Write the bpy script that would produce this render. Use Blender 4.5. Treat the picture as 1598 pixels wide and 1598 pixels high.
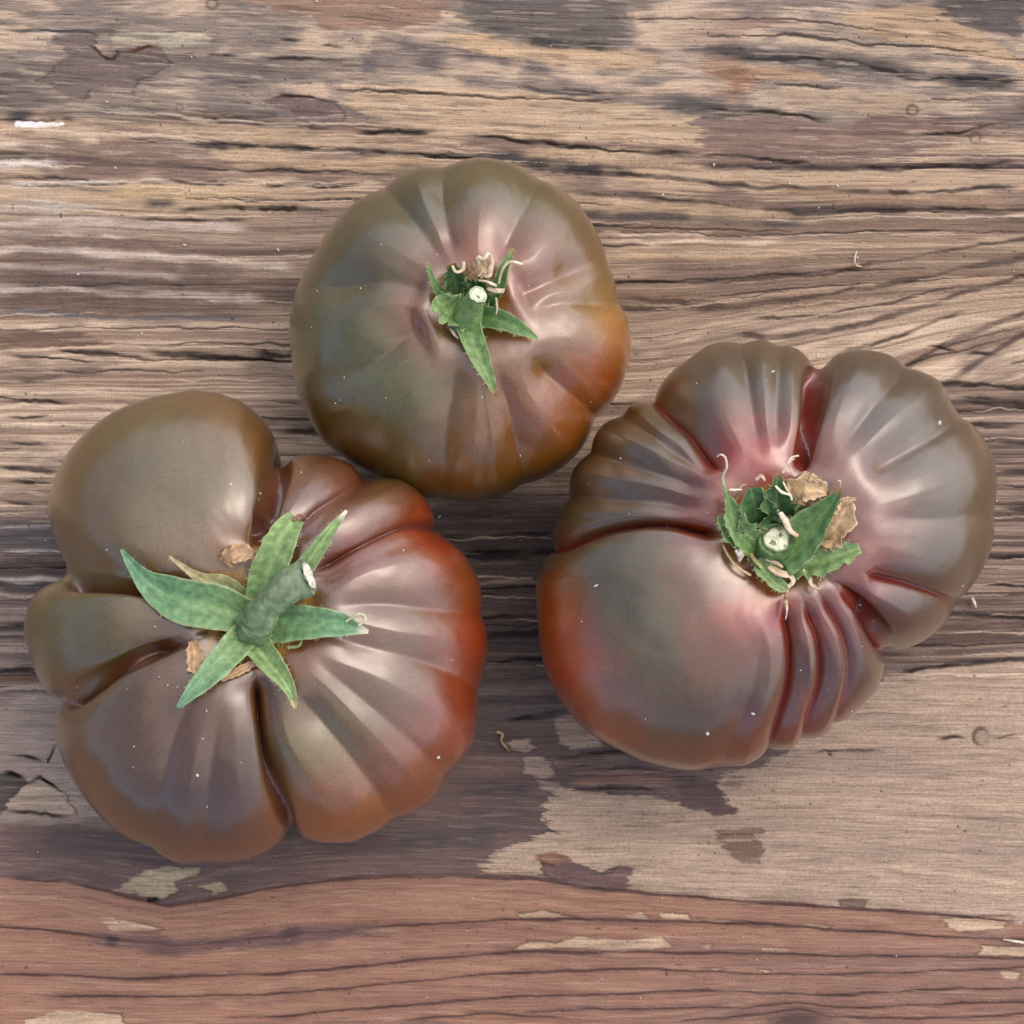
import bpy, bmesh, math, random
import numpy as np
from mathutils import Vector, Matrix
from mathutils.bvhtree import BVHTree

for o in list(bpy.data.objects):
    bpy.data.objects.remove(o)
scene = bpy.context.scene
C = scene.collection
R = math.radians

# ------------------------------------------------------------------ camera
DIST, TILT, HALF = 0.52, R(7.0), 0.115          # metres; the photo spans about 23 cm of table
PX = 2 * HALF / 1598.0                          # metres per photo pixel on the table
cam_d = bpy.data.cameras.new('camera')
cam = bpy.data.objects.new('camera', cam_d); C.objects.link(cam)
cam.location = (0, -DIST * math.sin(TILT), DIST * math.cos(TILT))
cam.rotation_euler = (TILT, 0, 0)
cam_d.sensor_width = 36; cam_d.angle = 2 * math.atan(HALF / DIST)
cam_d.clip_start = 0.01; cam_d.clip_end = 100
scene.camera = cam
scene.render.resolution_x = scene.render.resolution_y = 1024

# ------------------------------------------------------------------ world, sun, exposure
SUN_EL, SUN_ROT = R(56), R(55)
w = bpy.data.worlds.new('World'); scene.world = w; w.use_nodes = True
nt = w.node_tree
bg = nt.nodes['Background']; bg.inputs['Strength'].default_value = 0.14
sky = nt.nodes.new('ShaderNodeTexSky'); sky.sky_type = 'NISHITA'
sky.sun_disc = False; sky.sun_elevation = SUN_EL; sky.sun_rotation = SUN_ROT
sky.air_density = 0.55; sky.dust_density = 3.0; sky.ozone_density = 0.0
nt.links.new(sky.outputs[0], bg.inputs['Color'])
sun_d = bpy.data.lights.new('sun', 'SUN'); sun = bpy.data.objects.new('sun', sun_d); C.objects.link(sun)
sun_d.energy = 1.05; sun_d.angle = R(150); sun_d.color = (1.0, 0.91, 0.80)
sdir = Vector((math.sin(SUN_ROT) * math.cos(SUN_EL), math.cos(SUN_ROT) * math.cos(SUN_EL), math.sin(SUN_EL)))
sun.rotation_euler = (-sdir).to_track_quat('-Z', 'Y').to_euler(); sun.location = sdir * 3
scene.view_settings.view_transform = 'Standard'; scene.view_settings.look = 'None'
scene.view_settings.exposure = 0.72; scene.view_settings.gamma = 1

# ------------------------------------------------------------------ projection helpers
_f = np.array([0, math.sin(TILT), -math.cos(TILT)]); _u = np.array([0, math.cos(TILT), math.sin(TILT)]); _r = np.array([1.0, 0, 0])
_c = np.array(cam.location); _s = HALF / DIST
def ray(px, py):
    d = _r * ((px - 799) / 799 * _s) + _u * ((799 - py) / 799 * _s) + _f
    return d / np.linalg.norm(d)
def pt(px, py, z=0.0):                          # photo pixel -> point of the place at height z (metres)
    d = ray(px, py); t = (z - _c[2]) / d[2]
    return Vector(_c + d * t)
def proj(x, y, z):                              # point(s) -> photo pixel
    dx, dy, dz = x - _c[0], y - _c[1], z - _c[2]
    dep = dy * _f[1] + dz * _f[2]
    return 799 + 799 * dx / dep / _s, 799 - 799 * (dy * _u[1] + dz * _u[2]) / dep / _s

# ------------------------------------------------------------------ numpy noise
_tabs = {}
def vnoise(x, y, seed):
    if seed not in _tabs: _tabs[seed] = np.random.RandomState(seed).rand(256, 256).astype(np.float32)
    t = _tabs[seed]
    xi = np.floor(x).astype(np.int32); yi = np.floor(y).astype(np.int32)
    fx = (x - xi).astype(np.float32); fy = (y - yi).astype(np.float32)
    fx = fx * fx * (3 - 2 * fx); fy = fy * fy * (3 - 2 * fy)
    x0, x1, y0, y1 = xi & 255, (xi + 1) & 255, yi & 255, (yi + 1) & 255
    a = t[y0, x0] * (1 - fx) + t[y0, x1] * fx; b = t[y1, x0] * (1 - fx) + t[y1, x1] * fx
    return a * (1 - fy) + b * fy
def fbm(x, y, sx, sy, octv, seed, gain=0.5):
    s = 0; a = 1; tot = 0; X, Y = x / sx, y / sy
    for k in range(octv):
        s = s + a * vnoise(X + 17.3 * k, Y + 9.1 * k, seed + k); tot += a; a *= gain; X = X * 2.03; Y = Y * 2.03
    return s / tot
def sstep(a, b, x):
    t = np.clip((x - a) / (b - a), 0, 1); return t * t * (3 - 2 * t)
def lin(r, g, b, k=1.0):
    return np.array([((c / 255 / 12.92) if c < 10.3 else ((c / 255 + .055) / 1.055) ** 2.4) * k for c in (r, g, b)], dtype=np.float32)

def np_mesh(name, verts, quads, col=None, extra=None):
    me = bpy.data.meshes.new(name)
    nv, nq = len(verts), len(quads)
    me.vertices.add(nv); me.vertices.foreach_set('co', np.ascontiguousarray(verts, dtype=np.float32).ravel())
    me.loops.add(nq * 4); me.loops.foreach_set('vertex_index', np.ascontiguousarray(quads, dtype=np.int32).ravel())
    me.polygons.add(nq); me.polygons.foreach_set('loop_start', np.arange(0, nq * 4, 4, dtype=np.int32))
    me.polygons.foreach_set('use_smooth', np.ones(nq, dtype=bool))
    me.update(calc_edges=True)
    if col is not None:
        ca = me.color_attributes.new('tint', 'FLOAT_COLOR', 'POINT')
        ca.data.foreach_set('color', np.ascontiguousarray(col, dtype=np.float32).ravel())
    me.validate()
    return me
def grid_quads(nr, nc, wrap=False):
    i = np.arange(nr - 1)[:, None]; j = np.arange(nc if wrap else nc - 1)[None, :]
    j2 = (j + 1) % nc
    return np.stack([i * nc + j, (i + 1) * nc + j, (i + 1) * nc + j2, i * nc + j2], -1).reshape(-1, 4)

# ------------------------------------------------------------------ material helpers
def new_mat(name):
    m = bpy.data.materials.new(name); m.use_nodes = True
    return m, m.node_tree.nodes, m.node_tree.links, m.node_tree.nodes['Principled BSDF']
def nd(N, typ, **kw):
    n = N.new(typ)
    for k, v in kw.items(): setattr(n, k, v)
    return n

# ------------------------------------------------------------------ THE TABLETOP
K = 0.92                                         # photo value -> albedo
def build_table():
    xs = np.concatenate([[-0.6], np.linspace(-0.6, -0.13, 30), np.linspace(-0.126, 0.126, 690), np.linspace(0.13, 0.6, 30), [0.6]])
    ys = np.concatenate([[-0.5], np.linspace(-0.5, -0.13, 110), np.linspace(-0.127, 0.130, 1250), np.linspace(0.134, 0.5, 110), [0.5]])
    nx, ny = len(xs), len(ys)
    X, Y = np.meshgrid(xs, ys); X = X.ravel(); Y = Y.ravel()
    x, y = proj(X, Y, np.zeros_like(X)); x = x.astype(np.float32); y = y.astype(np.float32)
    N = len(x)
    col = np.zeros((N, 3), np.float32); h = np.zeros(N, np.float32); gloss = np.full(N, .3, np.float32)

    # --- grain coordinate v: follows the growth rings
    L1x = [-3000, 0, 100, 200, 260, 350, 450, 550, 700, 830, 900, 1100, 1250, 1480, 1598, 4000]
    L1y = [1365, 1370, 1375, 1400, 1413, 1400, 1381, 1369, 1366, 1371, 1385, 1402, 1412, 1428, 1440, 1450]
    l1 = np.interp(x, L1x, L1y).astype(np.float32)
    wob = (fbm(x, y, 420, 160, 3, 5) - .5) * 26
    v = y + wob - (l1 - 1395) * np.exp(-np.abs(y - 1395) / 110)
    v = v - 0.045 * (x - 800) * sstep(420, 100, y)          # the top runs down to the right
    fan = np.clip((x - 1000) / 598, 0, 2) ** 1.4 * 118 * sstep(370, 520, y) * (y < 598 + (x - 1437) * .05)
    v = v + fan
    kn = np.exp(-((x - 1245) / 130) ** 2 - ((y - 1600) / 45) ** 2); v = v + 40 * kn

    n_blot = fbm(x, v, 130, 34, 4, 20); n_blot2 = fbm(x, y, 60, 26, 4, 30)
    n_str = fbm(x, v, 700, 7, 4, 40, .6); n_fine = fbm(x, v, 260, 2.6, 3, 50, .6); n_long = fbm(x, v, 1300, 22, 3, 60)
    jx = (fbm(x, y, 24, 8, 5, 70, .7) - .5) * 44; jy = (fbm(x, y, 26, 7, 4, 80, .65) - .5) * 15

    jx = jx + (n_str - .5) * 46 + (n_fine - .5) * 30; jy = jy + (n_fine - .5) * 6
    n_tear = (n_str - .5) * .30 + (n_fine - .5) * .22
    def mix(m, c):
        nonlocal col
        col = col * (1 - m[:, None]) + c * m[:, None]
    TAN, PALE = lin(174, 156, 137), lin(172, 160, 148)
    MID, BRN = lin(132, 113, 99), lin(112, 92, 82)
    GREY, BLUE, DARK, BLACK = lin(118, 110, 105), lin(92, 90, 91), lin(78, 64, 58), lin(38, 33, 32)
    RUST, RED, PURP = lin(154, 118, 99), lin(128, 92, 82), lin(112, 90, 87)

    def zone(y0, y1, soft, yy=None):
        yy = y if yy is None else yy
        return sstep(y0 - soft, y0 + soft, yy) * (1 - sstep(y1 - soft, y1 + soft, yy))
    vv = y + (n_blot2 - .5) * 24 - 0.03 * (x - 800) * sstep(420, 100, y)
    # base tone
    col[:] = MID
    # A weathered top
    mA = 1 - sstep(180, 214, vv)
    a = np.clip((n_blot + n_tear - .40) * 6.5, 0, 1); cA = lin(136, 126, 118) * (1 - a[:, None]) + TAN * a[:, None]
    b = np.clip((n_blot2 + n_tear - .52) * 7, 0, 1) * .6; cA = cA * (1 - b[:, None]) + GREY * b[:, None]
    rr = sstep(1000, 1250, x) * sstep(.44, .54, fbm(x, v, 210, 60, 3, 90) + n_tear * .6) * .85
    cA = cA * (1 - rr[:, None]) + lin(122, 100, 92) * rr[:, None]
    rr = sstep(.53, .6, fbm(x, v, 330, 40, 3, 95) + n_tear * .6) * .6
    cA = cA * (1 - rr[:, None]) + lin(100, 95, 93) * rr[:, None]
    mix(mA, cA)
    # B streaky band
    mB = zone(198, 345, 14, vv)
    a = np.clip((.45 * n_str + .55 * n_long - .43) * 9, 0, 1); cB = lin(96, 84, 79) * (1 - a[:, None]) + lin(170, 150, 128) * a[:, None]
    b = np.clip((n_blot + n_tear - .5) * 7, 0, 1) * .75; cB = cB * (1 - b[:, None]) + lin(116, 96, 90) * b[:, None]
    mix(mB, cB)
    # C ridged band: hard winter rings standing proud
    mC = zone(338, 492, 16, vv)
    cC = lin(116, 99, 89) * np.ones((N, 1), np.float32)
    a = np.clip((.4 * n_str + .6 * n_long - .45) * 9, 0, 1) * .8; cC = cC * (1 - a[:, None]) + lin(158, 140, 124) * a[:, None]
    rr = sstep(850, 1000, x)[:, None] * .8; cC = cC * (1 - rr) + (lin(134, 114, 98) * (1 - a[:, None]) + lin(170, 150, 128) * a[:, None]) * rr
    mix(mC, cC)
    # D / E tan boards of early wood
    mD = zone(488, 800, 18, vv)
    a = np.clip((.6 * n_str + .4 * n_long - .41) * 6, 0, 1); cD = lin(148, 128, 112) * (1 - a[:, None]) + lin(184, 166, 146) * a[:, None]
    b = np.clip((n_blot + n_tear - .55) * 7, 0, 1) * .5; cD = cD * (1 - b[:, None]) + lin(118, 100, 90) * b[:, None]
    mix(mD, cD)
    # F grey brown
    mF = zone(798, 1090, 14, vv)
    a = np.clip((n_str - .4) * 3.6, 0, 1); cF = lin(100, 91, 90) * (1 - a[:, None]) + lin(138, 122, 113) * a[:, None]
    mix(mF, cF)
    # right half between 600 and 1050: brown with dark rings
    mR = sstep(1280, 1420, x) * zone(600, 1045, 14)
    a = np.clip((n_str - .38) * 4, 0, 1); cR = lin(104, 88, 82) * (1 - a[:, None]) + lin(152, 134, 120) * a[:, None]
    mix(mR, cR)
    # G pale left / dark varnish below
    mG = zone(1085, 1285, 10, vv) * sstep(330, 250, x)
    mix(mG, lin(160, 147, 138) * (1 - .25 * (1 - n_blot2[:, None])))
    mH = zone(1090, 1500, 12, vv) * (1 - mG)
    a = np.clip((n_blot - .35) * 3, 0, 1) * .7
    cH = lin(96, 79, 77) * (1 - a[:, None]) + lin(122, 95, 88) * a[:, None]
    mix(mH, cH); gloss = np.maximum(gloss, mH * .9)
    # middle gap
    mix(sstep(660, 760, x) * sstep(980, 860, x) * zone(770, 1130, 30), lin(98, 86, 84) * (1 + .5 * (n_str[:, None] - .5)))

    # --- ragged polygons
    def poly(P, c, soft=2.0, jit=1.0, op=1.0, dh=0.0, gl=None, tex=.25):
        P = np.array(P, np.float32)
        x0, y0 = P.min(0) - 30; x1, y1 = P.max(0) + 30
        idx = np.nonzero((x > x0) & (x < x1) & (y > y0) & (y < y1))[0]
        px = x[idx] + jx[idx] * jit; py = y[idx] + jy[idx] * jit
        ins = np.zeros(len(idx), bool); dm = np.full(len(idx), 1e9, np.float32)
        for k in range(len(P)):
            (ax, ay), (bx, by) = P[k], P[(k + 1) % len(P)]
            cond = ((ay > py) != (by > py))
            with np.errstate(divide='ignore', invalid='ignore'):
                xc = (bx - ax) * (py - ay) / ((by - ay) if by != ay else 1e-9) + ax
            ins ^= cond & (px < xc)
            ex, ey = bx - ax, by - ay; L = max(ex * ex + ey * ey, 1e-6)
            t = np.clip(((px - ax) * ex + (py - ay) * ey) / L, 0, 1)
            dm = np.minimum(dm, np.hypot(px - ax - t * ex, py - ay - t * ey))
        sd = np.where(ins, dm, -dm)
        m = sstep(-soft, soft, sd) * op
        cc = c * (1 + tex * 2 * (n_str[idx, None] - .5) + tex * (n_blot2[idx, None] - .5))
        col[idx] = col[idx] * (1 - m[:, None]) + cc * m[:, None]
        h[idx] += dh * m
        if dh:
            ed = np.exp(-((sd + .5) / 1.6) ** 2) * .5 * sstep(.35, .6, n_blot2[idx]); col[idx] *= (1 - ed[:, None])  # broken dark contour painted at patch edges, imitating the shade of their thickness
        if gl is not None: gloss[idx] = gloss[idx] * (1 - m) + gl * m
    # --- lines that follow the grain (cracks, rings, pale ridges)
    def line(P, wd, c, op=1.0, dh=0.0, brk=0.35, wob_=1.0, taper=40):
        P = np.array(sorted(P), np.float32)
        x0, x1 = P[0, 0], P[-1, 0]; y0, y1 = P[:, 1].min() - wd * 4 - 8, P[:, 1].max() + wd * 4 + 8
        idx = np.nonzero((x > x0) & (x < x1) & (y > y0) & (y < y1))[0]
        if not len(idx): return
        xx = x[idx]; yl = np.interp(xx, P[:, 0], P[:, 1])
        s = int(abs(P[0, 1] * 7 + P[0, 0])) % 97 + 100
        yl = yl + (vnoise(xx / 34, np.zeros_like(xx), s) - .5) * 5 * wob_ + (vnoise(xx / 9, np.zeros_like(xx), s) - .5) * 2 * wob_
        ww = wd * 1.2 * (.5 + .9 * vnoise(xx / 50 + 3, np.ones_like(xx), s))
        m = np.clip(1.7 * np.exp(-((y[idx] - yl) / ww) ** 2), 0, 1)
        tp = min(taper, (x1 - x0) * .4) + 1e-3
        m = m * sstep(0, tp, xx - x0) * sstep(0, tp, x1 - xx)
        m = m * (1 - brk * sstep(.45, .75, vnoise(xx / 28, np.full_like(xx, 5), s)))
        h[idx] += dh * m
        m = (m * op)[:, None]
        col[idx] = col[idx] * (1 - m) + c * m

    # bottom: reddish varnished board below the ring line
    PJ = [(-2500, 1366), (-400, 1366)] + list(zip(L1x[1:-1], L1y[1:-1])) + [(2500, 1448), (4200, 1450), (4200, 3600), (-2500, 3600)]
    poly(PJ, RUST, soft=2.5, jit=.12, gl=.55, tex=.05)
    mJ = sstep(-1, 3, y - l1)
    a = mJ * np.clip((n_long - .42) * 3.5, 0, 1) * .75; mix(a, lin(134, 101, 92) * (1 + .1 * (n_fine[:, None] - .5)))
    a = mJ * np.clip((n_str - .55) * 5, 0, 1) * .45; mix(a, lin(118, 84, 76))
    a = mJ * sstep(700, 1500, x) * .45 * sstep(1440, 1520, y); mix(a, lin(136, 108, 100))

    # ---- lower right bare wood
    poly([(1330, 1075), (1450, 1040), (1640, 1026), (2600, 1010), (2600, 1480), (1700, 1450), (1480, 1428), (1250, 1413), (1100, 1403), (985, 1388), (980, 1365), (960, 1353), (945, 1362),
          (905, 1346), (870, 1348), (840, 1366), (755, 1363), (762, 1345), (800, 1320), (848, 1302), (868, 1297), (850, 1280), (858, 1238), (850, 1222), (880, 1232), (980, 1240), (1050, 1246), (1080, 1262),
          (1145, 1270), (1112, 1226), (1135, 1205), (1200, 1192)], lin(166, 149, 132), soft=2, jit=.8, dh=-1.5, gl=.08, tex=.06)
    mI = sstep(860, 980, x) * zone(1040, 1400, 20)
    s_i = mI * np.clip((fbm(x, v, 330, 26, 4, 140) - .5) * 4, 0, 1) * .5; mix(s_i * (gloss < .2), lin(138, 122, 115))
    s_i = mI * np.clip((fbm(x, v, 90, 3, 3, 145) - .58) * 5, 0, 1) * .35; mix(s_i * (gloss < .2), lin(122, 106, 98))
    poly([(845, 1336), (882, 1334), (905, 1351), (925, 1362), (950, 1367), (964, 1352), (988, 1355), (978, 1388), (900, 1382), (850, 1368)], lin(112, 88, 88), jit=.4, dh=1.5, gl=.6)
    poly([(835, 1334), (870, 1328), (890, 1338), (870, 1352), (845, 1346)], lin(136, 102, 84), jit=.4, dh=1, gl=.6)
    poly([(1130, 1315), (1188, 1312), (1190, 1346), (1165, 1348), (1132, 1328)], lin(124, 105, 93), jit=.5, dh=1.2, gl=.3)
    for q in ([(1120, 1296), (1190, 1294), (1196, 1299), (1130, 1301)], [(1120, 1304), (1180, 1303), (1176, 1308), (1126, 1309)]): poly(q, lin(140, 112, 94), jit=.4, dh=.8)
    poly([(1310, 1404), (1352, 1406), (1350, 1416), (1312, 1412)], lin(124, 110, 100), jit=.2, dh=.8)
    poly([(1045, 1228), (1108, 1214), (1150, 1268), (1112, 1272), (1072, 1252)], lin(100, 79, 78), jit=.5, gl=.7)
    # pale flakes in the dark varnish
    FL = lin(150, 135, 124)
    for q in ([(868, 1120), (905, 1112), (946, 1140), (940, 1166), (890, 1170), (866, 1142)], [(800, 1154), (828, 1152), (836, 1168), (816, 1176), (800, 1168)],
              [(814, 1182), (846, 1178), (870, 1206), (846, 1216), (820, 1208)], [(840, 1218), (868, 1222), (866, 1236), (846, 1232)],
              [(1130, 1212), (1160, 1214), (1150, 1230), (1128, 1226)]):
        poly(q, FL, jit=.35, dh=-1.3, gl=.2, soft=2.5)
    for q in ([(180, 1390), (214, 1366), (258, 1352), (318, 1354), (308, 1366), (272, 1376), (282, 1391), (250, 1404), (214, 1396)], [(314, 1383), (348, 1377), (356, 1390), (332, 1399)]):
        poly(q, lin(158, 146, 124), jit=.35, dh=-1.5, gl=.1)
    # pale chips in the red board
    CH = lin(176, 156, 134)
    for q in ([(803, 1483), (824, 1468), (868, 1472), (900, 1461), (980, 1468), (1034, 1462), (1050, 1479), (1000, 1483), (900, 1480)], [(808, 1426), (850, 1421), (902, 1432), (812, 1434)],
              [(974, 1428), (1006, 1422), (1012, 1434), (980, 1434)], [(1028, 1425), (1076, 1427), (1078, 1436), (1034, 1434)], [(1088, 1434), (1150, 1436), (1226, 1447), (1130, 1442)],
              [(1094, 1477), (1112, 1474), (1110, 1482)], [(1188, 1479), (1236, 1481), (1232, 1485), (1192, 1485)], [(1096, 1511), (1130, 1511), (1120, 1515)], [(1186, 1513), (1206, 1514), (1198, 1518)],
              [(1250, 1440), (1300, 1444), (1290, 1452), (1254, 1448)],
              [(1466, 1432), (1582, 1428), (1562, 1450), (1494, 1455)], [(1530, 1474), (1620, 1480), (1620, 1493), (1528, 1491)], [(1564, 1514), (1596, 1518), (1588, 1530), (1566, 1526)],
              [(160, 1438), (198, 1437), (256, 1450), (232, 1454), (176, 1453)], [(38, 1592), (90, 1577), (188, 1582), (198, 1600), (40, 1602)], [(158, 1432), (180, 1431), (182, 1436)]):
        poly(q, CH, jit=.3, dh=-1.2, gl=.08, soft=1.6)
    # ---- left edge: loose flake, dark hole
    poly([(-40, 1212), (10, 1206), (44, 1216), (30, 1250), (4, 1270), (-40, 1268)], lin(92, 84, 82), jit=.4, gl=.5)
    poly([(8, 1264), (14, 1246), (44, 1222), (62, 1216), (100, 1238), (120, 1272), (60, 1270)], lin(168, 153, 138), jit=.25, dh=3, gl=.1)
    line([(42, 1220), (62, 1214), (84, 1226), (100, 1240)], 2, BLACK, dh=-3, brk=0)
    line([(0, 1266), (40, 1268), (80, 1272), (118, 1274)], 2.6, lin(60, 50, 47), dh=-3, brk=.1)
    line([(0, 1206), (20, 1209), (44, 1217)], 2.5, BLACK, dh=-3, brk=0); line([(10, 1178), (40, 1182), (74, 1190)], 2, lin(56, 48, 46), dh=-3)
    line([(72, 1190), (78, 1182), (86, 1164)], 3, lin(52, 44, 42), dh=-3, brk=0, wob_=.3, taper=2)
    # ---- the top
    poly([(360, -6), (700, -6), (694, 28), (600, 50), (512, 46), (480, 26), (420, 14)], lin(140, 113, 97), jit=1.0, gl=.4, op=.85)
    poly([(722, 6), (800, -10), (964, -10), (985, 40), (972, 68), (900, 66), (800, 60), (730, 44)], lin(104, 98, 95), jit=1.2, op=.85, soft=6)
    poly([(1440, -10), (1600, -10), (1600, 60), (1540, 50), (1480, 30)], lin(98, 92, 90), jit=1.2, op=.9, soft=8)
    poly([(700, 52), (760, 52), (800, 74), (900, 90), (850, 110), (760, 84), (700, 66)], lin(180, 156, 124), jit=1, soft=5, op=.8)
    poly([(798, 68), (980, 76), (1030, 92), (1020, 112), (900, 104), (800, 100)], lin(170, 148, 122), jit=1, soft=4, op=.85)
    poly([(540, 130), (800, 140), (1000, 164), (1072, 176), (1086, 200), (1108, 230), (1000, 224), (800, 214), (640, 196), (560, 178)], lin(176, 155, 130), jit=1, soft=4, op=.8)
    poly([(1108, 96), (1170, 98), (1180, 120), (1158, 150), (1146, 166), (1136, 130), (1110, 122)], lin(146, 106, 82), jit=1.6, soft=9, op=.8)
    poly([(1170, 102), (1260, 108), (1300, 126), (1200, 124)], lin(172, 142, 112), jit=.6, soft=5, op=.7)
    poly([(1320, 22), (1400, 8), (1460, 12), (1500, 40), (1560, 66), (1606, 96), (1600, 112), (1520, 86), (1440, 70), (1340, 56)], lin(168, 145, 118), jit=1, soft=4, op=.85)
    poly([(1180, 138), (1320, 140), (1430, 142), (1460, 158), (1440, 180), (1330, 178), (1240, 170)], lin(160, 142, 122), jit=1, soft=5, op=.8)
    poly([(1080, 188), (1180, 180), (1320, 196), (1420, 206), (1440, 246), (1330, 262), (1200, 250), (1108, 236), (1096, 206)], lin(124, 103, 95), jit=1.5, soft=5, op=.75, gl=.5)
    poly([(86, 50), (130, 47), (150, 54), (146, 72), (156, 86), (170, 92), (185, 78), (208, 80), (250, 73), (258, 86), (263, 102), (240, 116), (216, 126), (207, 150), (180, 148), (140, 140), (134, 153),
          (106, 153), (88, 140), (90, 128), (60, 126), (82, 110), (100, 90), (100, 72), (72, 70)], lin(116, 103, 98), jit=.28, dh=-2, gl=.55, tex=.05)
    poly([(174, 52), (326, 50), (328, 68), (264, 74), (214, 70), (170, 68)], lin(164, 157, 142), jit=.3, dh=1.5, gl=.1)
    poly([(143, 70), (150, 72), (158, 86), (170, 91), (184, 78), (186, 82), (174, 94), (160, 92)], lin(74, 48, 38), jit=.2)  # rusty flake edge, its shadow painted into the colour here and below
    line([(186, 78), (208, 80), (230, 73), (256, 72)], 2.6, lin(92, 58, 42), dh=-1.5, brk=.1)
    line([(256, 84), (300, 83), (386, 86)], 1.6, lin(62, 50, 46), dh=-2)
    line([(40, 48), (90, 50), (118, 48)], 2.2, lin(190, 186, 180), dh=1.2)
    line([(0, 46), (60, 47), (150, 49), (220, 53)], 2.2, lin(84, 80, 78), dh=-1.5)
    poly([(412, 158), (440, 149), (482, 151), (530, 160), (540, 186), (530, 195), (466, 193), (450, 172), (428, 168)], lin(116, 100, 97), jit=.3, dh=-1.6, gl=.5, tex=.05)
    line([(410, 160), (440, 149), (482, 151), (532, 160)], 1.8, lin(72, 56, 52), dh=-1.5)
    for P, wd, c in (([(375, 191), (455, 192), (530, 199)], 3, BLACK), ([(540, 203), (610, 205), (690, 207)], 3, BLACK), ([(725, 211), (780, 216), (800, 218), (960, 235), (1130, 244), (1280, 258)], 2.2, BLACK),
                     ([(260, 225), (380, 227), (530, 235), (680, 243), (800, 245), (900, 262), (1000, 268)], 4.5, lin(70, 67, 68)), ([(560, 236), (690, 243), (760, 244)], 2, BLACK), ([(400, 288), (480, 289), (576, 288)], 2.6, BLACK),
                     ([(265, 325), (330, 324), (400, 323), (520, 327)], 3, BLACK), ([(140, 344), (250, 344), (400, 342)], 2, DARK), ([(0, 290), (100, 288), (260, 284), (400, 287)], 2.2, lin(74, 68, 66)),
                     ([(880, 300), (1050, 312), (1250, 331), (1420, 329), (1598, 334)], 2.4, lin(58, 53, 54)), ([(800, 262), (960, 270), (1140, 290), (1400, 302), (1598, 290)], 2.4, lin(62, 56, 56)),
                     ([(885, 332), (1000, 339), (1120, 342), (1265, 348)], 4, lin(78, 76, 77)), ([(940, 316), (1080, 318)], 4, lin(88, 85, 84)),
                     ([(1090, 258), (1270, 262), (1420, 264), (1500, 255), (1598, 256)], 2.5, lin(64, 58, 58)), ([(1420, 208), (1500, 206), (1540, 196), (1598, 188)], 2.6, BLACK),
                     ([(1040, 72), (1200, 88), (1320, 98), (1400, 112), (1490, 124), (1598, 130)], 8, lin(86, 83, 83)), ([(1130, 92), (1260, 92), (1330, 94), (1400, 116), (1598, 131)], 2.5, lin(58, 56, 57)),
                     ([(1000, 160), (1060, 162), (1140, 170), (1240, 176)], 8, lin(92, 89, 88)), ([(1080, 172), (1160, 174), (1240, 178), (1300, 196)], 2.2, BLACK), ([(800, 132), (880, 145), (960, 150)], 3, lin(84, 82, 82)),
                     ([(800, 62), (880, 68), (972, 74)], 5, lin(72, 70, 70)), ([(990, 30), (1030, 33)], 2, BLACK), ([(430, 65), (480, 64)], 1.6, lin(64, 58, 54)), ([(495, 73), (545, 73)], 1.8, BLACK), ([(400, 92), (560, 94)], 1.4, lin(70, 58, 50)),
                     ([(300, 188), (360, 187), (420, 190)], 2.4, lin(66, 60, 58)), ([(0, 176), (30, 180), (60, 186)], 7, lin(80, 78, 79)), ([(90, 180), (120, 184)], 5, lin(82, 79, 78)),
                     ([(215, 318), (250, 314), (290, 318)], 8, lin(70, 70, 74)), ([(330, 316), (370, 320)], 5, lin(84, 82, 84)), ([(555, 100), (600, 96)], 10, lin(104, 100, 100)),
                     ([(600, 70), (680, 76)], 10, lin(112, 105, 102)), ([(700, 88), (800, 98), (880, 112)], 9, lin(104, 99, 98)), ([(640, 96), (700, 100)], 10, lin(108, 102, 100))):
        line(P, wd, c, dh=-2.5 if wd < 3.5 else -.8, op=.92)
    line([(22, 195), (50, 194), (100, 196)], 2.6, lin(244, 240, 236), dh=1.5, brk=.5, taper=3)  # white glint on a glossy chip, painted into the wood colour
    # pale ridge crests, left
    PR = lin(178, 166, 156)
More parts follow.
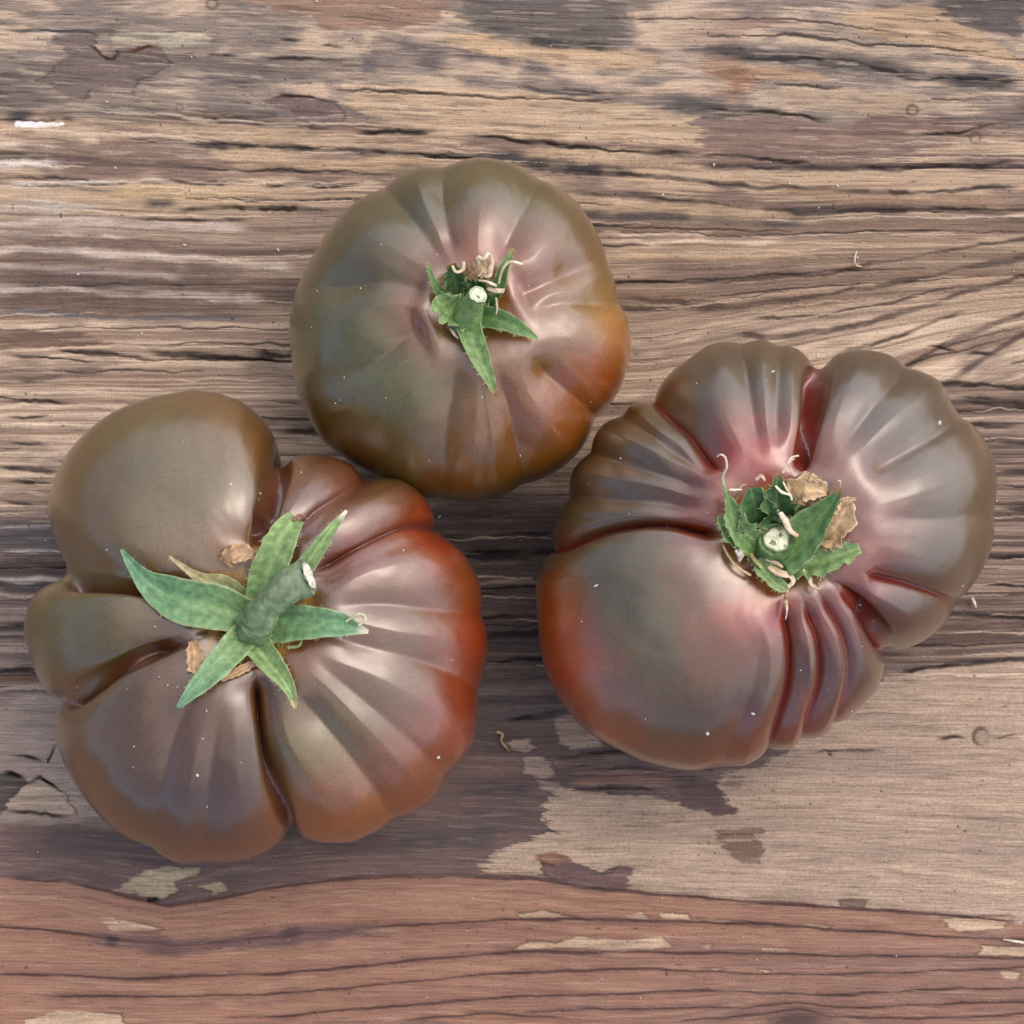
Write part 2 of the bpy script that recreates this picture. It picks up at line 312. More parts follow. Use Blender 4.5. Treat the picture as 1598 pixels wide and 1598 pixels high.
    for P, wd, c in (([(-60, 349), (120, 347), (250, 352), (400, 356)], 5, PR), ([(-60, 367), (60, 367), (160, 372), (222, 375)], 3.4, PR), ([(-60, 388), (90, 391), (220, 400), (380, 412), (470, 418)], 6, PR),
                     ([(-60, 415), (60, 416), (180, 426), (300, 432)], 4.5, lin(158, 146, 138)), ([(-60, 448), (90, 450), (200, 458), (320, 464), (420, 468)], 5.5, PR), ([(-60, 258), (40, 256), (110, 257)], 6, lin(186, 182, 174)),
                     ([(-60, 228), (60, 228), (105, 230)], 2.4, lin(182, 170, 156)), ([(0, 286), (120, 284), (240, 282), (290, 290)], 2.2, lin(180, 172, 164)), ([(50, 322), (120, 323), (170, 322)], 3, lin(170, 160, 150)),
                     ([(-30, 328), (40, 322), (130, 326)], 9, lin(162, 156, 145)), ([(160, 302), (220, 300), (320, 304), (390, 314)], 9, lin(178, 156, 122)), ([(340, 262), (430, 256), (560, 262), (640, 256)], 7, lin(168, 146, 120)),
                     ([(390, 216), (430, 213), (440, 218)], 6, lin(170, 148, 120)), ([(500, 256), (660, 252), (700, 256)], 3, lin(164, 140, 112)), ([(120, 224), (150, 222), (160, 226)], 4, lin(178, 160, 136)),
                     ([(850, 310), (960, 318), (1090, 328), (1250, 338)], 6, lin(166, 146, 120)), ([(800, 236), (920, 246), (1080, 254)], 5, lin(164, 144, 120)), ([(880, 316), (1020, 322)], 8, lin(172, 152, 126)),
                     ([(1200, 296), (1400, 312), (1598, 318)], 7, lin(142, 120, 100)), ([(920, 365), (1000, 366), (1120, 364)], 2.2, lin(186, 170, 150)), ([(930, 378), (1040, 379), (1230, 377)], 2.6, lin(190, 174, 154)),
                     ([(940, 400), (1100, 402), (1280, 396)], 3, lin(168, 146, 122)), ([(930, 390), (1060, 390)], 3, lin(160, 138, 118)), ([(960, 418), (1100, 418), (1200, 412)], 2, lin(160, 142, 124)), ([(1510, 375), (1590, 372)], 3, lin(172, 154, 132))):
        line(P, wd, c, dh=1.6, op=.9, brk=.25)
    DC = lin(112, 94, 84)
    for P, wd, c in (([(-60, 375), (100, 374), (240, 384), (400, 392)], 6, DC), ([(-60, 403), (90, 405), (240, 416), (430, 426)], 7, DC), ([(-60, 433), (60, 436), (200, 444), (420, 448)], 8, lin(106, 92, 86)),
                     ([(-60, 474), (100, 476), (250, 480), (450, 488)], 10, lin(108, 92, 82)), ([(-60, 487), (80, 488), (160, 494), (450, 496)], 4, lin(98, 98, 102)),
                     ([(1050, 425), (1190, 420), (1330, 416)], 5, lin(112, 96, 90)), ([(970, 428), (1060, 426), (1190, 440)], 10, lin(118, 100, 92))):
        line(P, wd, c, dh=-1.2, op=.75, brk=.2, taper=120)
    # right fan of rings
    for P, wd in (([(960, 466), (1136, 478), (1267, 464), (1394, 442), (1547, 410), (1640, 395)], 3.2), ([(1130, 520), (1223, 527), (1359, 505), (1464, 470), (1595, 430), (1650, 415)], 3.4),
                  ([(1380, 592), (1398, 584), (1464, 541), (1530, 515), (1595, 488), (1650, 466)], 4.2), ([(1470, 604), (1486, 592), (1540, 556), (1595, 524), (1650, 496)], 3.6), ([(1000, 440), (1130, 442), (1300, 425), (1450, 396), (1640, 366)], 2.2),
                  ([(1300, 552), (1400, 528), (1450, 505), (1520, 478)], 1.8), ([(1160, 500), (1280, 492), (1400, 470), (1520, 440)], 2), ([(940, 482), (1060, 480), (1140, 484)], 3)):
        line(P, wd, lin(92, 78, 72), dh=-2, op=.9, brk=.3)
    for P, wd in (([(1437, 597), (1520, 602), (1640, 604)], 2.6), ([(1485, 622), (1598, 634), (1680, 640)], 4), ([(1475, 660), (1598, 664)], 2.5), ([(1540, 733), (1600, 735), (1660, 732)], 4), ([(1545, 868), (1620, 872)], 2.5),
                  ([(1500, 550), (1560, 556)], 1.8), ([(1440, 540), (1500, 548)], 1.8), ([(1385, 1056), (1450, 1041), (1520, 1034), (1598, 1030), (1700, 1026)], 2.6), ([(1540, 690), (1640, 690)], 2), ([(1550, 790), (1640, 794)], 3),
                  ([(1520, 910), (1640, 920)], 2), ([(1500, 960), (1640, 968)], 2)):
        line(P, wd, lin(58, 47, 44), dh=-2.8, op=.92, brk=.15)
    # left, y 480-760
    for P, wd in (([(70, 544), (140, 551), (245, 561)], 2.6), ([(218, 549), (300, 554), (380, 560), (455, 564)], 3), ([(0, 553), (60, 557), (160, 565)], 1.8), ([(0, 590), (50, 592), (108, 590)], 2.4), ([(20, 594), (80, 597)], 2), ([(0, 626), (60, 627), (120, 628)], 1.8),
                  ([(0, 650), (40, 651), (90, 649)], 1.6), ([(-20, 728), (40, 731), (106, 735)], 3.4), ([(425, 672), (460, 674), (520, 678)], 3), ([(380, 553), (470, 556), (520, 552)], 4), ([(0, 690), (80, 694)], 1.4), ([(0, 786), (60, 788)], 1.6), ([(0, 753), (90, 756)], 1.5)):
        line(P, wd, lin(52, 45, 44), dh=-2.6, op=.92, brk=.15)
    poly([(-40, 512), (40, 516), (120, 520), (140, 526), (90, 530), (190, 534), (120, 542), (-40, 540)], lin(124, 103, 90), jit=.7, soft=3)
    poly([(-40, 570), (40, 574), (90, 586), (60, 596), (-40, 594)], lin(140, 122, 110), jit=.7, soft=3, op=.8)
    for yy, x1 in ((612, 190), (634, 220), (664, 180), (706, 160), (722, 130), (741, 100), (768, 90)):
        line([(-60, yy), (x1 * .5, yy + 1), (x1, yy + 3)], 2.4, lin(190, 174, 154), dh=1, op=.75)
    # left, y 800-1080
    poly([(-60, 812), (70, 814), (140, 818), (140, 858), (60, 862), (-60, 860)], lin(92, 88, 90), jit=.5, soft=5, op=.85, gl=.6)
    for yy, c, wd in ((862, lin(168, 160, 156), 2.4), (884, lin(90, 76, 70), 8), (907, lin(176, 168, 162), 3), (915, lin(84, 79, 78), 4), (930, lin(150, 138, 128), 2), (958, lin(150, 136, 128), 8), (978, lin(88, 80, 78), 3),
                      (1014, lin(160, 146, 136), 4), (1046, lin(58, 50, 47), 3.4), (1032, lin(150, 138, 130), 3), (1060, lin(120, 98, 82), 4), (1075, lin(166, 150, 140), 2.6), (822, lin(150, 144, 142), 2)):
        line([(-80, yy - 2), (20, yy), (90, yy - 1), (170, yy + 2)], wd, c, dh=(1.2 if c[0] > .25 else -1.6), op=.9, brk=.2)
    # middle gap lines
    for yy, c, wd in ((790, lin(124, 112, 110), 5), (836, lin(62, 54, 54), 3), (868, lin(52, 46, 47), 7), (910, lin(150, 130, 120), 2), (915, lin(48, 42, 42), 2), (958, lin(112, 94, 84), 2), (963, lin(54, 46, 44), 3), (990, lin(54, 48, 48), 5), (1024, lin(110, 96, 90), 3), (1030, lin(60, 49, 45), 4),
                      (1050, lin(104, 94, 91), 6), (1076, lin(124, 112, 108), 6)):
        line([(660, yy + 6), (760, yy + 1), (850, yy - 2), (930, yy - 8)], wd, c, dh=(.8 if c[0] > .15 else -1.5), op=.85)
    line([(770, 1128), (830, 1118), (895, 1103)], 4, lin(50, 44, 45), dh=-2)
    # lower dark band cracks
    for P, wd, c in (([(836, 1183), (870, 1180), (1000, 1170), (1060, 1175)], 2.2, lin(58, 44, 44)), ([(1058, 1202), (1090, 1196), (1120, 1202)], 3, lin(46, 32, 32)), ([(870, 1196), (1000, 1196), (1080, 1208)], 2, lin(74, 55, 52)),
                     ([(880, 1222), (960, 1220), (1060, 1216)], 5, lin(140, 104, 88)), ([(880, 1210), (980, 1206), (1060, 1210)], 2, lin(134, 102, 90)), ([(885, 1230), (1000, 1228), (1040, 1232)], 1.8, lin(64, 48, 46)), ([(1040, 1222), (1100, 1214)], 5, lin(72, 60, 62)), ([(845, 1299), (880, 1300)], 1.6, BLACK),
                     ([(700, 1240), (780, 1236), (845, 1224)], 6, lin(76, 66, 68)), ([(1255, 1172), (1330, 1171), (1392, 1170)], 1.5, lin(86, 74, 70)), ([(1452, 1154), (1490, 1152), (1516, 1155)], 2, lin(56, 48, 46)), ([(1545, 1155), (1570, 1146), (1590, 1144)], 1.8, lin(84, 72, 68)),
                     ([(1290, 1176), (1300, 1180)], 2, BLACK), ([(1070, 1165), (1250, 1172)], 1.5, lin(80, 66, 62)), ([(600, 1308), (700, 1312), (800, 1306)], 10, lin(84, 72, 74)), ([(250, 1330), (420, 1350), (560, 1352)], 12, lin(116, 92, 84))):
        line(P, wd, c, dh=-2 if wd < 4 else 0, op=.85)
    # ring lines of the red board
    RL = lin(88, 62, 60)
    rings = [(list(zip(L1x[1:-1], L1y[1:-1])), 2.6), ([(-40, 1444), (60, 1450), (165, 1464), (275, 1475), (425, 1461), (600, 1446), (800, 1434), (1000, 1436), (1200, 1443), (1400, 1458), (1560, 1465), (1660, 1466)], 2.2),
             ([(-40, 1519), (100, 1522), (200, 1527), (425, 1520), (620, 1502), (800, 1486), (1100, 1487), (1400, 1493), (1660, 1497)], 1.9), ([(60, 1555), (250, 1556), (450, 1550), (620, 1534), (800, 1518), (1000, 1512), (1250, 1522), (1400, 1518), (1660, 1508)], 1.7),
             ([(340, 1590), (450, 1585), (640, 1568), (800, 1556), (1100, 1546), (1300, 1553), (1450, 1545), (1660, 1540)], 1.7), ([(800, 1580), (950, 1574), (1150, 1573), (1245, 1566), (1340, 1574), (1450, 1568), (1660, 1562)], 1.5),
             ([(620, 1592), (760, 1582), (900, 1590)], 1.4), ([(1040, 1594), (1190, 1584), (1245, 1574), (1300, 1586), (1420, 1590), (1660, 1580)], 1.4)]
    for P, wd in rings:
        line(P, wd * 3.0, lin(116, 86, 78), op=.35, brk=.4); line(P, wd * .72, RL, dh=-2, op=.95, brk=.1, wob_=.5)
    line([(120, 1462), (165, 1464), (275, 1478), (425, 1466), (600, 1450)], 9, lin(104, 82, 84), op=.75, brk=.2)
    line([(160, 1466), (190, 1468)], 5, lin(70, 62, 66)); line([(430, 1456), (460, 1454), (480, 1456)], 6, lin(82, 68, 68), op=.8); line([(210, 1488), (240, 1486), (300, 1486)], 7, lin(104, 84, 76), op=.7)
    line([(226, 1405), (240, 1406), (250, 1405)], 3.5, lin(36, 32, 34), dh=-3, brk=0, taper=6)
    # knot hint at the bottom
    kk = np.exp(-((x - 1245) / 48) ** 2 - ((y - 1592) / 15) ** 2); mix(np.clip(kk * 1.2, 0, 1) * .8, lin(78, 60, 60))
    # little ring mark, its inner shade painted darker on the left
    rd = np.hypot((x - 1531) / 1.0, (y - 1150) / 1.1); m = (np.exp(-((rd - 12) / 3.0) ** 2) * .6 + .2 * (rd < 12)) * (.35 + .65 * sstep(14, -12, x - 1531 + .5 * (y - 1150))); mix(m, lin(48, 42, 40)); h -= m * 2
    rd = np.hypot(x - 1424, y - 172); m = np.exp(-((rd - 8) / 2.5) ** 2) * .6; mix(m, lin(66, 60, 58)); rd = np.hypot(x - 1522, y - 215); m = np.exp(-((rd - 8) / 2.5) ** 2) * .6; mix(m, lin(74, 70, 70))
    rd = np.hypot(x - 280, y - 168); m = np.exp(-((rd - 5) / 2.0) ** 2) * .6; mix(m, lin(70, 64, 62))
    rd = np.hypot(x - 331, y - 6); m = np.exp(-((rd - 8) / 3) ** 2) * .6; mix(m, lin(84, 70, 58))

    # --- many small splits and torn fibres that follow the grain
    rs = np.random.RandomState(4)
    order = np.argsort(y); ysort = y[order]
    def vcrack(x0, x1, y0, wd, c, op, dh):
        a, b = np.searchsorted(ysort, [y0 - 60, y0 + 60]); idx = order[a:b]; idx = idx[(x[idx] > x0) & (x[idx] < x1)]
        if not len(idx) or (y0 < 170 and (op < .6 or x0 < 300)): return
        k = np.argmin(np.abs(y[idx] - y0) + np.abs(x[idx] - (x0 + x1) / 2)); xx = x[idx]
        sd_ = int(x0 + y0) % 60 + 400
        dv = v[idx] - v[idx[k]] + (vnoise(xx / 30, np.zeros_like(xx), sd_) - .5) * 5 + (vnoise(xx / 8, np.zeros_like(xx), sd_) - .5) * 2
        ww = wd * (.4 + vnoise(xx / 40, np.ones_like(xx), sd_)) * np.sqrt(np.clip((xx - x0) * (x1 - xx), 0, None)) / (.5 * (x1 - x0)) + .05
        m = np.clip(1.6 * np.exp(-(dv / ww) ** 2), 0, 1) * op
        h[idx] += dh * m; col[idx] = col[idx] * (1 - m[:, None]) + c * m[:, None]
    for _ in range(75):
        y0 = rs.uniform(-20, 1040); L = rs.choice([90, 180, 320, 520]) * rs.uniform(.7, 1.3); x0 = rs.uniform(-150, 1560)
        vcrack(x0, x0 + L, y0, rs.uniform(1.0, 2.1), lin(50, 42, 40), .75, -2.4)
    for _ in range(130):
        y0 = rs.uniform(-20, 1060); L = rs.choice([110, 200, 380]) * rs.uniform(.7, 1.3); x0 = rs.uniform(-150, 1560)
        vcrack(x0, x0 + L, y0, rs.uniform(.8, 1.8), lin(196, 180, 160), .55, 1.4)
    # --- weathered flecks, fine grain, pits
    top = 1 - sstep(190, 330, y)
    fl = fbm(x, v, 46, 3.2, 3, 150)
    mix(np.clip((fl - .60) * 9, 0, 1) * (.2 + .16 * top), lin(74, 66, 63)); h -= np.clip((fl - .6) * 9, 0, 1) * (.3 + .8 * top)
    fl = fbm(x, v, 60, 3.6, 3, 160)
    mix(np.clip((fl - .62) * 9, 0, 1) * (.14 + .24 * top), lin(186, 172, 152))
    thin = np.clip((fbm(x, v, 420, 2.4, 2, 170) - .66) * 8, 0, 1) * (1 - top) * (y < 1060) * .3
    mix(thin, lin(80, 68, 64)); h -= thin * 1.2
    col *= (1 + .2 * (n_fine[:, None] - .5) + .14 * (n_str[:, None] - .5))
    pits = vnoise(x / 5, y / 3.5, 180); big = vnoise(x / 90, y / 70, 181)
    m = np.clip((pits - .965 + .02 * big) * 40, 0, 1) * .8; mix(m, lin(52, 44, 42)); h -= m
    h += (n_str - .5) * 3.2 * (.35 + .65 * zone(190, 1060, 40)) + (n_fine - .5) * 1.3 + (n_blot - .5) * 2.2 * top
    bb = sstep(.2, .5, np.abs(n_str - .5)) * 0
    # varnish gloss varies
    gloss = np.clip(gloss + (n_blot - .5) * .5, 0, 1)
    Z = h * PX * .8
    edge = np.zeros((ny, nx), bool); edge[0] = edge[-1] = True; edge[:, 0] = edge[:, -1] = True
    Z = np.where(edge.ravel(), -0.035, Z)
    lum = col.mean(1, keepdims=True) + 1e-4
    col *= (lum / .19) ** .32 * np.array([1.06, 1.0, .945])
    gloss = gloss * sstep(.01, .06, lum[:, 0])
    rgba = np.concatenate([np.clip(col * K, 0.004, .8), gloss[:, None]], 1)
    V = np.stack([X, Y, Z], 1)
    q = grid_quads(ny, nx)[:, ::-1]
    q = np.concatenate([q, np.array([[0, nx * (ny - 1), nx * ny - 1, nx - 1]])[:, ::1]])
    me = np_mesh('tabletop', V, q[:, [0, 1, 2, 3]], rgba)
    ob = bpy.data.objects.new('tabletop', me); C.objects.link(ob); ob['kind'] = 'structure'
    ob['label'] = 'weathered brown wooden tabletop with peeling varnish, dark cracks and raised grain'
    m, Nn, Lk, bs = new_mat('weathered_wood')
    at = nd(Nn, 'ShaderNodeAttribute', attribute_name='tint')
    tc = nd(Nn, 'ShaderNodeTexCoord'); mp = nd(Nn, 'ShaderNodeMapping'); mp.inputs['Scale'].default_value = (90, 2600, 300)
    n1 = nd(Nn, 'ShaderNodeTexNoise'); n1.inputs['Scale'].default_value = 1; n1.inputs['Detail'].default_value = 7; n1.inputs['Roughness'].default_value = .72
    n2 = nd(Nn, 'ShaderNodeTexNoise'); n2.inputs['Scale'].default_value = 2600; n2.inputs['Detail'].default_value = 3
    Lk.new(tc.outputs['Object'], mp.inputs[0]); Lk.new(mp.outputs[0], n1.inputs['Vector']); Lk.new(tc.outputs['Object'], n2.inputs['Vector'])
    r1 = nd(Nn, 'ShaderNodeMapRange'); r1.inputs['From Min'].default_value = .25; r1.inputs['From Max'].default_value = .75; r1.inputs['To Min'].default_value = .58; r1.inputs['To Max'].default_value = 1.42
    Lk.new(n1.outputs['Fac'], r1.inputs[0])
    r2 = nd(Nn, 'ShaderNodeMapRange'); r2.inputs['From Min'].default_value = .3; r2.inputs['From Max'].default_value = .7; r2.inputs['To Min'].default_value = .80; r2.inputs['To Max'].default_value = 1.2
    Lk.new(n2.outputs['Fac'], r2.inputs[0])
    mm = nd(Nn, 'ShaderNodeMath', operation='MULTIPLY'); Lk.new(r1.outputs[0], mm.inputs[0]); Lk.new(r2.outputs[0], mm.inputs[1])
    mx = nd(Nn, 'ShaderNodeVectorMath', operation='SCALE'); Lk.new(at.outputs['Color'], mx.inputs[0]); Lk.new(mm.outputs[0], mx.inputs['Scale'])
    Lk.new(mx.outputs[0], bs.inputs['Base Color'])
    rg = nd(Nn, 'ShaderNodeMapRange'); rg.inputs['To Min'].default_value = .75; rg.inputs['To Max'].default_value = .38
    Lk.new(at.outputs['Alpha'], rg.inputs[0]); Lk.new(rg.outputs[0], bs.inputs['Roughness'])
    sp = nd(Nn, 'ShaderNodeMapRange'); sp.inputs['To Min'].default_value = .06; sp.inputs['To Max'].default_value = .5
    Lk.new(at.outputs['Alpha'], sp.inputs[0]); Lk.new(sp.outputs[0], bs.inputs['Specular IOR Level'])
    bp = nd(Nn, 'ShaderNodeBump'); bp.inputs['Strength'].default_value = .8; bp.inputs['Distance'].default_value = .0003
    Lk.new(n1.outputs['Fac'], bp.inputs['Height']); Lk.new(bp.outputs[0], bs.inputs['Normal'])
    me.materials.append(m)
    return ob
build_table()

# ------------------------------------------------------------------ THE TOMATOES
def skin_mat():
    m, Nn, Lk, bs = new_mat('tomato_skin')
    at = nd(Nn, 'ShaderNodeAttribute', attribute_name='tint')
    tc = nd(Nn, 'ShaderNodeTexCoord')
    n1 = nd(Nn, 'ShaderNodeTexNoise'); n1.inputs['Scale'].default_value = 60; n1.inputs['Detail'].default_value = 4; n1.inputs['Roughness'].default_value = .6
    n2 = nd(Nn, 'ShaderNodeTexNoise'); n2.inputs['Scale'].default_value = 1900; n2.inputs['Detail'].default_value = 2
    n3 = nd(Nn, 'ShaderNodeTexNoise'); n3.inputs['Scale'].default_value = 45; n3.inputs['Detail'].default_value = 3
    for n in (n1, n2, n3): Lk.new(tc.outputs['Object'], n.inputs['Vector'])
    r1 = nd(Nn, 'ShaderNodeMapRange'); r1.inputs['From Min'].default_value = .3; r1.inputs['From Max'].default_value = .7; r1.inputs['To Min'].default_value = .82; r1.inputs['To Max'].default_value = 1.18; Lk.new(n1.outputs['Fac'], r1.inputs[0])
    r2 = nd(Nn, 'ShaderNodeMapRange'); r2.inputs['From Min'].default_value = .3; r2.inputs['From Max'].default_value = .75; r2.inputs['To Min'].default_value = .80; r2.inputs['To Max'].default_value = 1.3; Lk.new(n2.outputs['Fac'], r2.inputs[0])
    mm = nd(Nn, 'ShaderNodeMath', operation='MULTIPLY'); Lk.new(r1.outputs[0], mm.inputs[0]); Lk.new(r2.outputs[0], mm.inputs[1])
    mx = nd(Nn, 'ShaderNodeVectorMath', operation='SCALE'); Lk.new(at.outputs['Color'], mx.inputs[0]); Lk.new(mm.outputs[0], mx.inputs['Scale'])
    Lk.new(mx.outputs[0], bs.inputs['Base Color'])
    r3 = nd(Nn, 'ShaderNodeMapRange'); r3.inputs['From Min'].default_value = .3; r3.inputs['From Max'].default_value = .7; r3.inputs['To Min'].default_value = .27; r3.inputs['To Max'].default_value = .37; Lk.new(n3.outputs['Fac'], r3.inputs[0])
    rr = nd(Nn, 'ShaderNodeMath', operation='MAXIMUM'); Lk.new(r3.outputs[0], rr.inputs[0]); Lk.new(at.outputs['Alpha'], rr.inputs[1])
    Lk.new(rr.outputs[0], bs.inputs['Roughness'])
    bs.inputs['Specular IOR Level'].default_value = .75
    bs.inputs['Coat Weight'].default_value = 1; bs.inputs['Coat IOR'].default_value = 1.7; bs.inputs['Coat Roughness'].default_value = .29
    bs.inputs['Subsurface Weight'].default_value = .06; bs.inputs['Subsurface Radius'].default_value = (1, .35, .2); bs.inputs['Subsurface Scale'].default_value = .002
    bp = nd(Nn, 'ShaderNodeBump'); bp.inputs['Strength'].default_value = .08; bp.inputs['Distance'].default_value = .0002
    Lk.new(n2.outputs['Fac'], bp.inputs['Height']); Lk.new(bp.outputs[0], bs.inputs['Normal'])
    return m
SKIN = skin_mat()

def seg_dist(px, py, P):
    dm = np.full(px.shape, 1e9); tt = np.zeros(px.shape)
    P = np.array(P, float); seg = np.hypot(*(P[1:] - P[:-1]).T); cum = np.concatenate([[0], np.cumsum(seg)]); tot = cum[-1]
    for k in range(len(P) - 1):
        ax, ay = P[k]; ex, ey = P[k + 1] - P[k]; L = max(ex * ex + ey * ey, 1e-6)
        t = np.clip(((px - ax) * ex + (py - ay) * ey) / L, 0, 1); d = np.hypot(px - ax - t * ex, py - ay - t * ey)
        b = d < dm; dm = np.where(b, d, dm); tt = np.where(b, (cum[k] + t * seg[k]) / tot, tt)
    return dm, tt
def smooth_line(P, n=6):
    P = [np.array(p, float) for p in P]
    if len(P) < 3: return P
    out = []
    for k in range(len(P) - 1):
        p0, p1, p2, p3 = P[max(k - 1, 0)], P[k], P[k + 1], P[min(k + 2, len(P) - 1)]
        for i in range(n):
            t = i / n
            out.append(.5 * (2 * p1 + (p2 - p0) * t + (2 * p0 - 5 * p1 + 4 * p2 - p3) * t * t + (3 * p1 - p0 - 3 * p2 + p3) * t ** 3))
    return out + [P[-1]]

def fruit(outline, centre, stem, zeq, htop, dimple, drad, creases, base, blobs, red, scar, seed, scar_amp=.8):
    """heights in photo pixels; outline / creases / colour blobs by photo position"""
    NA, NR = 960, 122
    zq = zeq * PX
    c0 = pt(*centre, zq)
    ow = [pt(*p, zq) for p in outline]
    ang = np.array([math.atan2(p.y - c0.y, p.x - c0.x) for p in ow]); rad = np.array([math.hypot(p.y - c0.y, p.x - c0.x) for p in ow])
    o = np.argsort(ang); ang, rad = ang[o], rad[o]
    ang = np.concatenate([ang - 2 * np.pi, ang, ang + 2 * np.pi]); rad = np.tile(rad, 3)
    th = np.linspace(-np.pi, np.pi, NA, endpoint=False)
    Rt = np.interp(th, ang, rad)
    ker = np.exp(-(np.arange(-9, 10) / 4.0) ** 2); ker /= ker.sum()
    Rt = sum(k * np.roll(Rt, s) for k, s in zip(ker, range(-9, 10)))
    ph = np.linspace(0, np.pi, NR) ; ph[0] = .004; ph[-1] = np.pi - .004
    PH, TH = np.meshgrid(ph, th, indexing='ij'); RR = np.broadcast_to(Rt, PH.shape)
    s0 = pt(*stem, (zeq + htop - dimple) * PX)
    wgt = np.clip(np.cos(PH), 0, 1) ** 1.3
    cx = c0.x + (s0.x - c0.x) * wgt; cy = c0.y + (s0.y - c0.y) * wgt
    sn, cs = np.sin(PH), np.cos(PH)
    def surf(dR, dZ):
        rho = RR * sn ** np.where(cs > 0, .96, .9) + dR
        z = zq + np.where(cs > 0, htop * PX * np.abs(cs) ** .93, -zq * np.abs(cs) ** .8) + dZ
        return cx + np.cos(TH) * rho, cy + np.sin(TH) * rho, z, rho
    x, y, z, rho = surf(0, 0)
    z = z - np.where(cs > 0, dimple * PX * np.exp(-(rho / (drad * PX)) ** 2), 0)
    # photo position of every point (those below the equator take their rim point)
    e = int(np.argmin(np.abs(ph - np.pi / 2)))
    ix, iy = proj(x, y, z); ix[e:] = ix[e]; iy[e:] = iy[e]
    # lobes and creases: move points inwards along the normal
    disp = np.zeros_like(x); cm = np.zeros_like(x)
    for cr in creases:
        P, dep, wd, fine = cr[:4]; wd = wd * .95
        if dep <= 42 and len(cr) < 5:                # shallow ribs run on over the shoulder
            (ax_, ay_), (bx_, by_) = P[-2], P[-1]; L_ = math.hypot(bx_ - ax_, by_ - ay_) + 1e-6
            P = list(P) + [(bx_ + (bx_ - ax_) / L_ * 45, by_ + (by_ - ay_) / L_ * 45)]
        if dep < 20: wd = wd * 1.25
        d, t = seg_dist(ix, iy, smooth_line(P))
        kind = 2 if dep > 42 else (1 if dep >= 20 else 0)
        soft = (.6, 1.5, 5.0)[2 - kind]
        q = np.clip(1 - (np.sqrt(d * d + soft * soft) - soft * .6) / wd, 0, 1)
        ends = cr[4] if len(cr) > 4 else ((.12, .15, .28)[2 - kind], 0)
        amp = (sstep(0, ends[0], t) if ends[0] else 1) * ((1 - sstep(1 - ends[1], 1.0, t)) if ends[1] else 1)
        amp = amp * (.8 + .4 * vnoise(t * 5, np.full_like(t, dep), 700 + seed))
        lobe = 1 - np.sqrt(np.clip(1 - q * q, 0, 1))
        if kind < 2: lobe = (.45 * lobe + .55 * q * q) if kind else (.3 * lobe + .7 * q * q)
        below = np.ones_like(x); below[e:] = (np.clip(1 - (ph[e:, None] - np.pi / 2) / 1.2, 0, 1))
        rim = 1 - (.35, .35, .6)[kind] * sstep(.8, 1.4, PH)
        dd = dep * (.42, .72, 1.15)[2 - kind] * lobe * amp * below * rim; disp = np.maximum(disp, dd) + .25 * np.minimum(disp, dd)
        disp = disp + dep * (.75, .3, 0)[2 - kind] * np.exp(-d / (4.0, 3.5, 4.0)[2 - kind]) * amp * below * rim
        f = np.exp(-(d / (fine * .55)) ** 2) * amp * below
        if kind: cm = np.maximum(cm, f * min(1, dep / 34) + .2 * np.exp(-(d / (fine * 1.8)) ** 2) * amp * min(1, dep / 36) * below)
    def normals(x, y, z):
        def dth(a): return np.roll(a, -1, 1) - np.roll(a, 1, 1)
        def dph(a): return np.gradient(a, axis=0)
        t1 = np.stack([dth(x), dth(y), dth(z)], -1); t2 = np.stack([dph(x), dph(y), dph(z)], -1)
        n = np.cross(t2, t1); n /= np.linalg.norm(n, axis=-1, keepdims=True) + 1e-12
        return n
    n = normals(x, y, z)
    if n[e, :, :2].ravel() @ np.stack([np.cos(th), np.sin(th)], -1).ravel() < 0: n = -n
    lump = (fbm(ix, iy, 95, 95, 2, seed) - .5) * 9 * np.clip(sn * 1.2, 0, 1)
    lump += (fbm(ix + PH * 60, iy, 22, 22, 2, seed + 7) - .5) * 1.2
    dsp = (lump - disp) * PX * np.clip(rho / (40 * PX), 0, 1)
    x, y, z = x + n[..., 0] * dsp, y + n[..., 1] * dsp, z + n[..., 2] * dsp
    z = np.maximum(z, 1.2 * PX)
    # colour by place on the fruit
    gx = ix + (fbm(ix, iy, 40, 40, 3, seed + 11) - .5) * 46; gy = iy + (fbm(ix, iy, 40, 40, 3, seed + 15) - .5) * 46
    col = np.ones(x.shape + (3,), np.float32) * np.array(base); wsum = np.full(x.shape, .55)
    col = col * .55
    for (bx, by, br, c) in blobs:
        g = np.exp(-(((gx - bx) ** 2 + (gy - by) ** 2) / br ** 2)); col += g[..., None] * np.array(c); wsum += g
    col /= wsum[..., None]
    rdc = np.array(red); mk = np.clip(cm, 0, 1)[..., None] * (.45 if seed == 2 else .8)
    col = col * (1 - mk) + rdc * mk
    # corky ring by the stalk
    rs = np.hypot(ix - stem[0], iy - stem[1]) / scar; ta = np.arctan2(iy - stem[1], ix - stem[0])
    rs = rs + (fbm(ix, iy, 16, 16, 3, seed + 21) - .5) * .7
    g = np.exp(-((rs - 1.45) / .55) ** 2)[..., None] * .32; col = col * (1 - g) + np.array(red) * 1.0 * g
    cork = ((1 - sstep(.88, 1.0, rs)) * sstep(.3, .6, fbm(ix, iy, 14, 14, 2, seed + 25)))[..., None] * scar_amp
    col = col * (1 - cork) + lin(176, 138, 92) * cork
    bot = sstep(2.0, 2.6, PH)[..., None] * .5; col = col * (1 - bot) + np.array(red) * bot
    rough = .18 + .5 * cork[..., 0] + .35 * np.clip(cm, 0, 1)
    V = np.stack([x, y, z], -1).reshape(-1, 3)
    q = grid_quads(NR, NA, True)
    Vt = np.array([[x[0].mean(), y[0].mean(), z[0].mean()], [x[-1].mean(), y[-1].mean(), z[-1].mean()]])
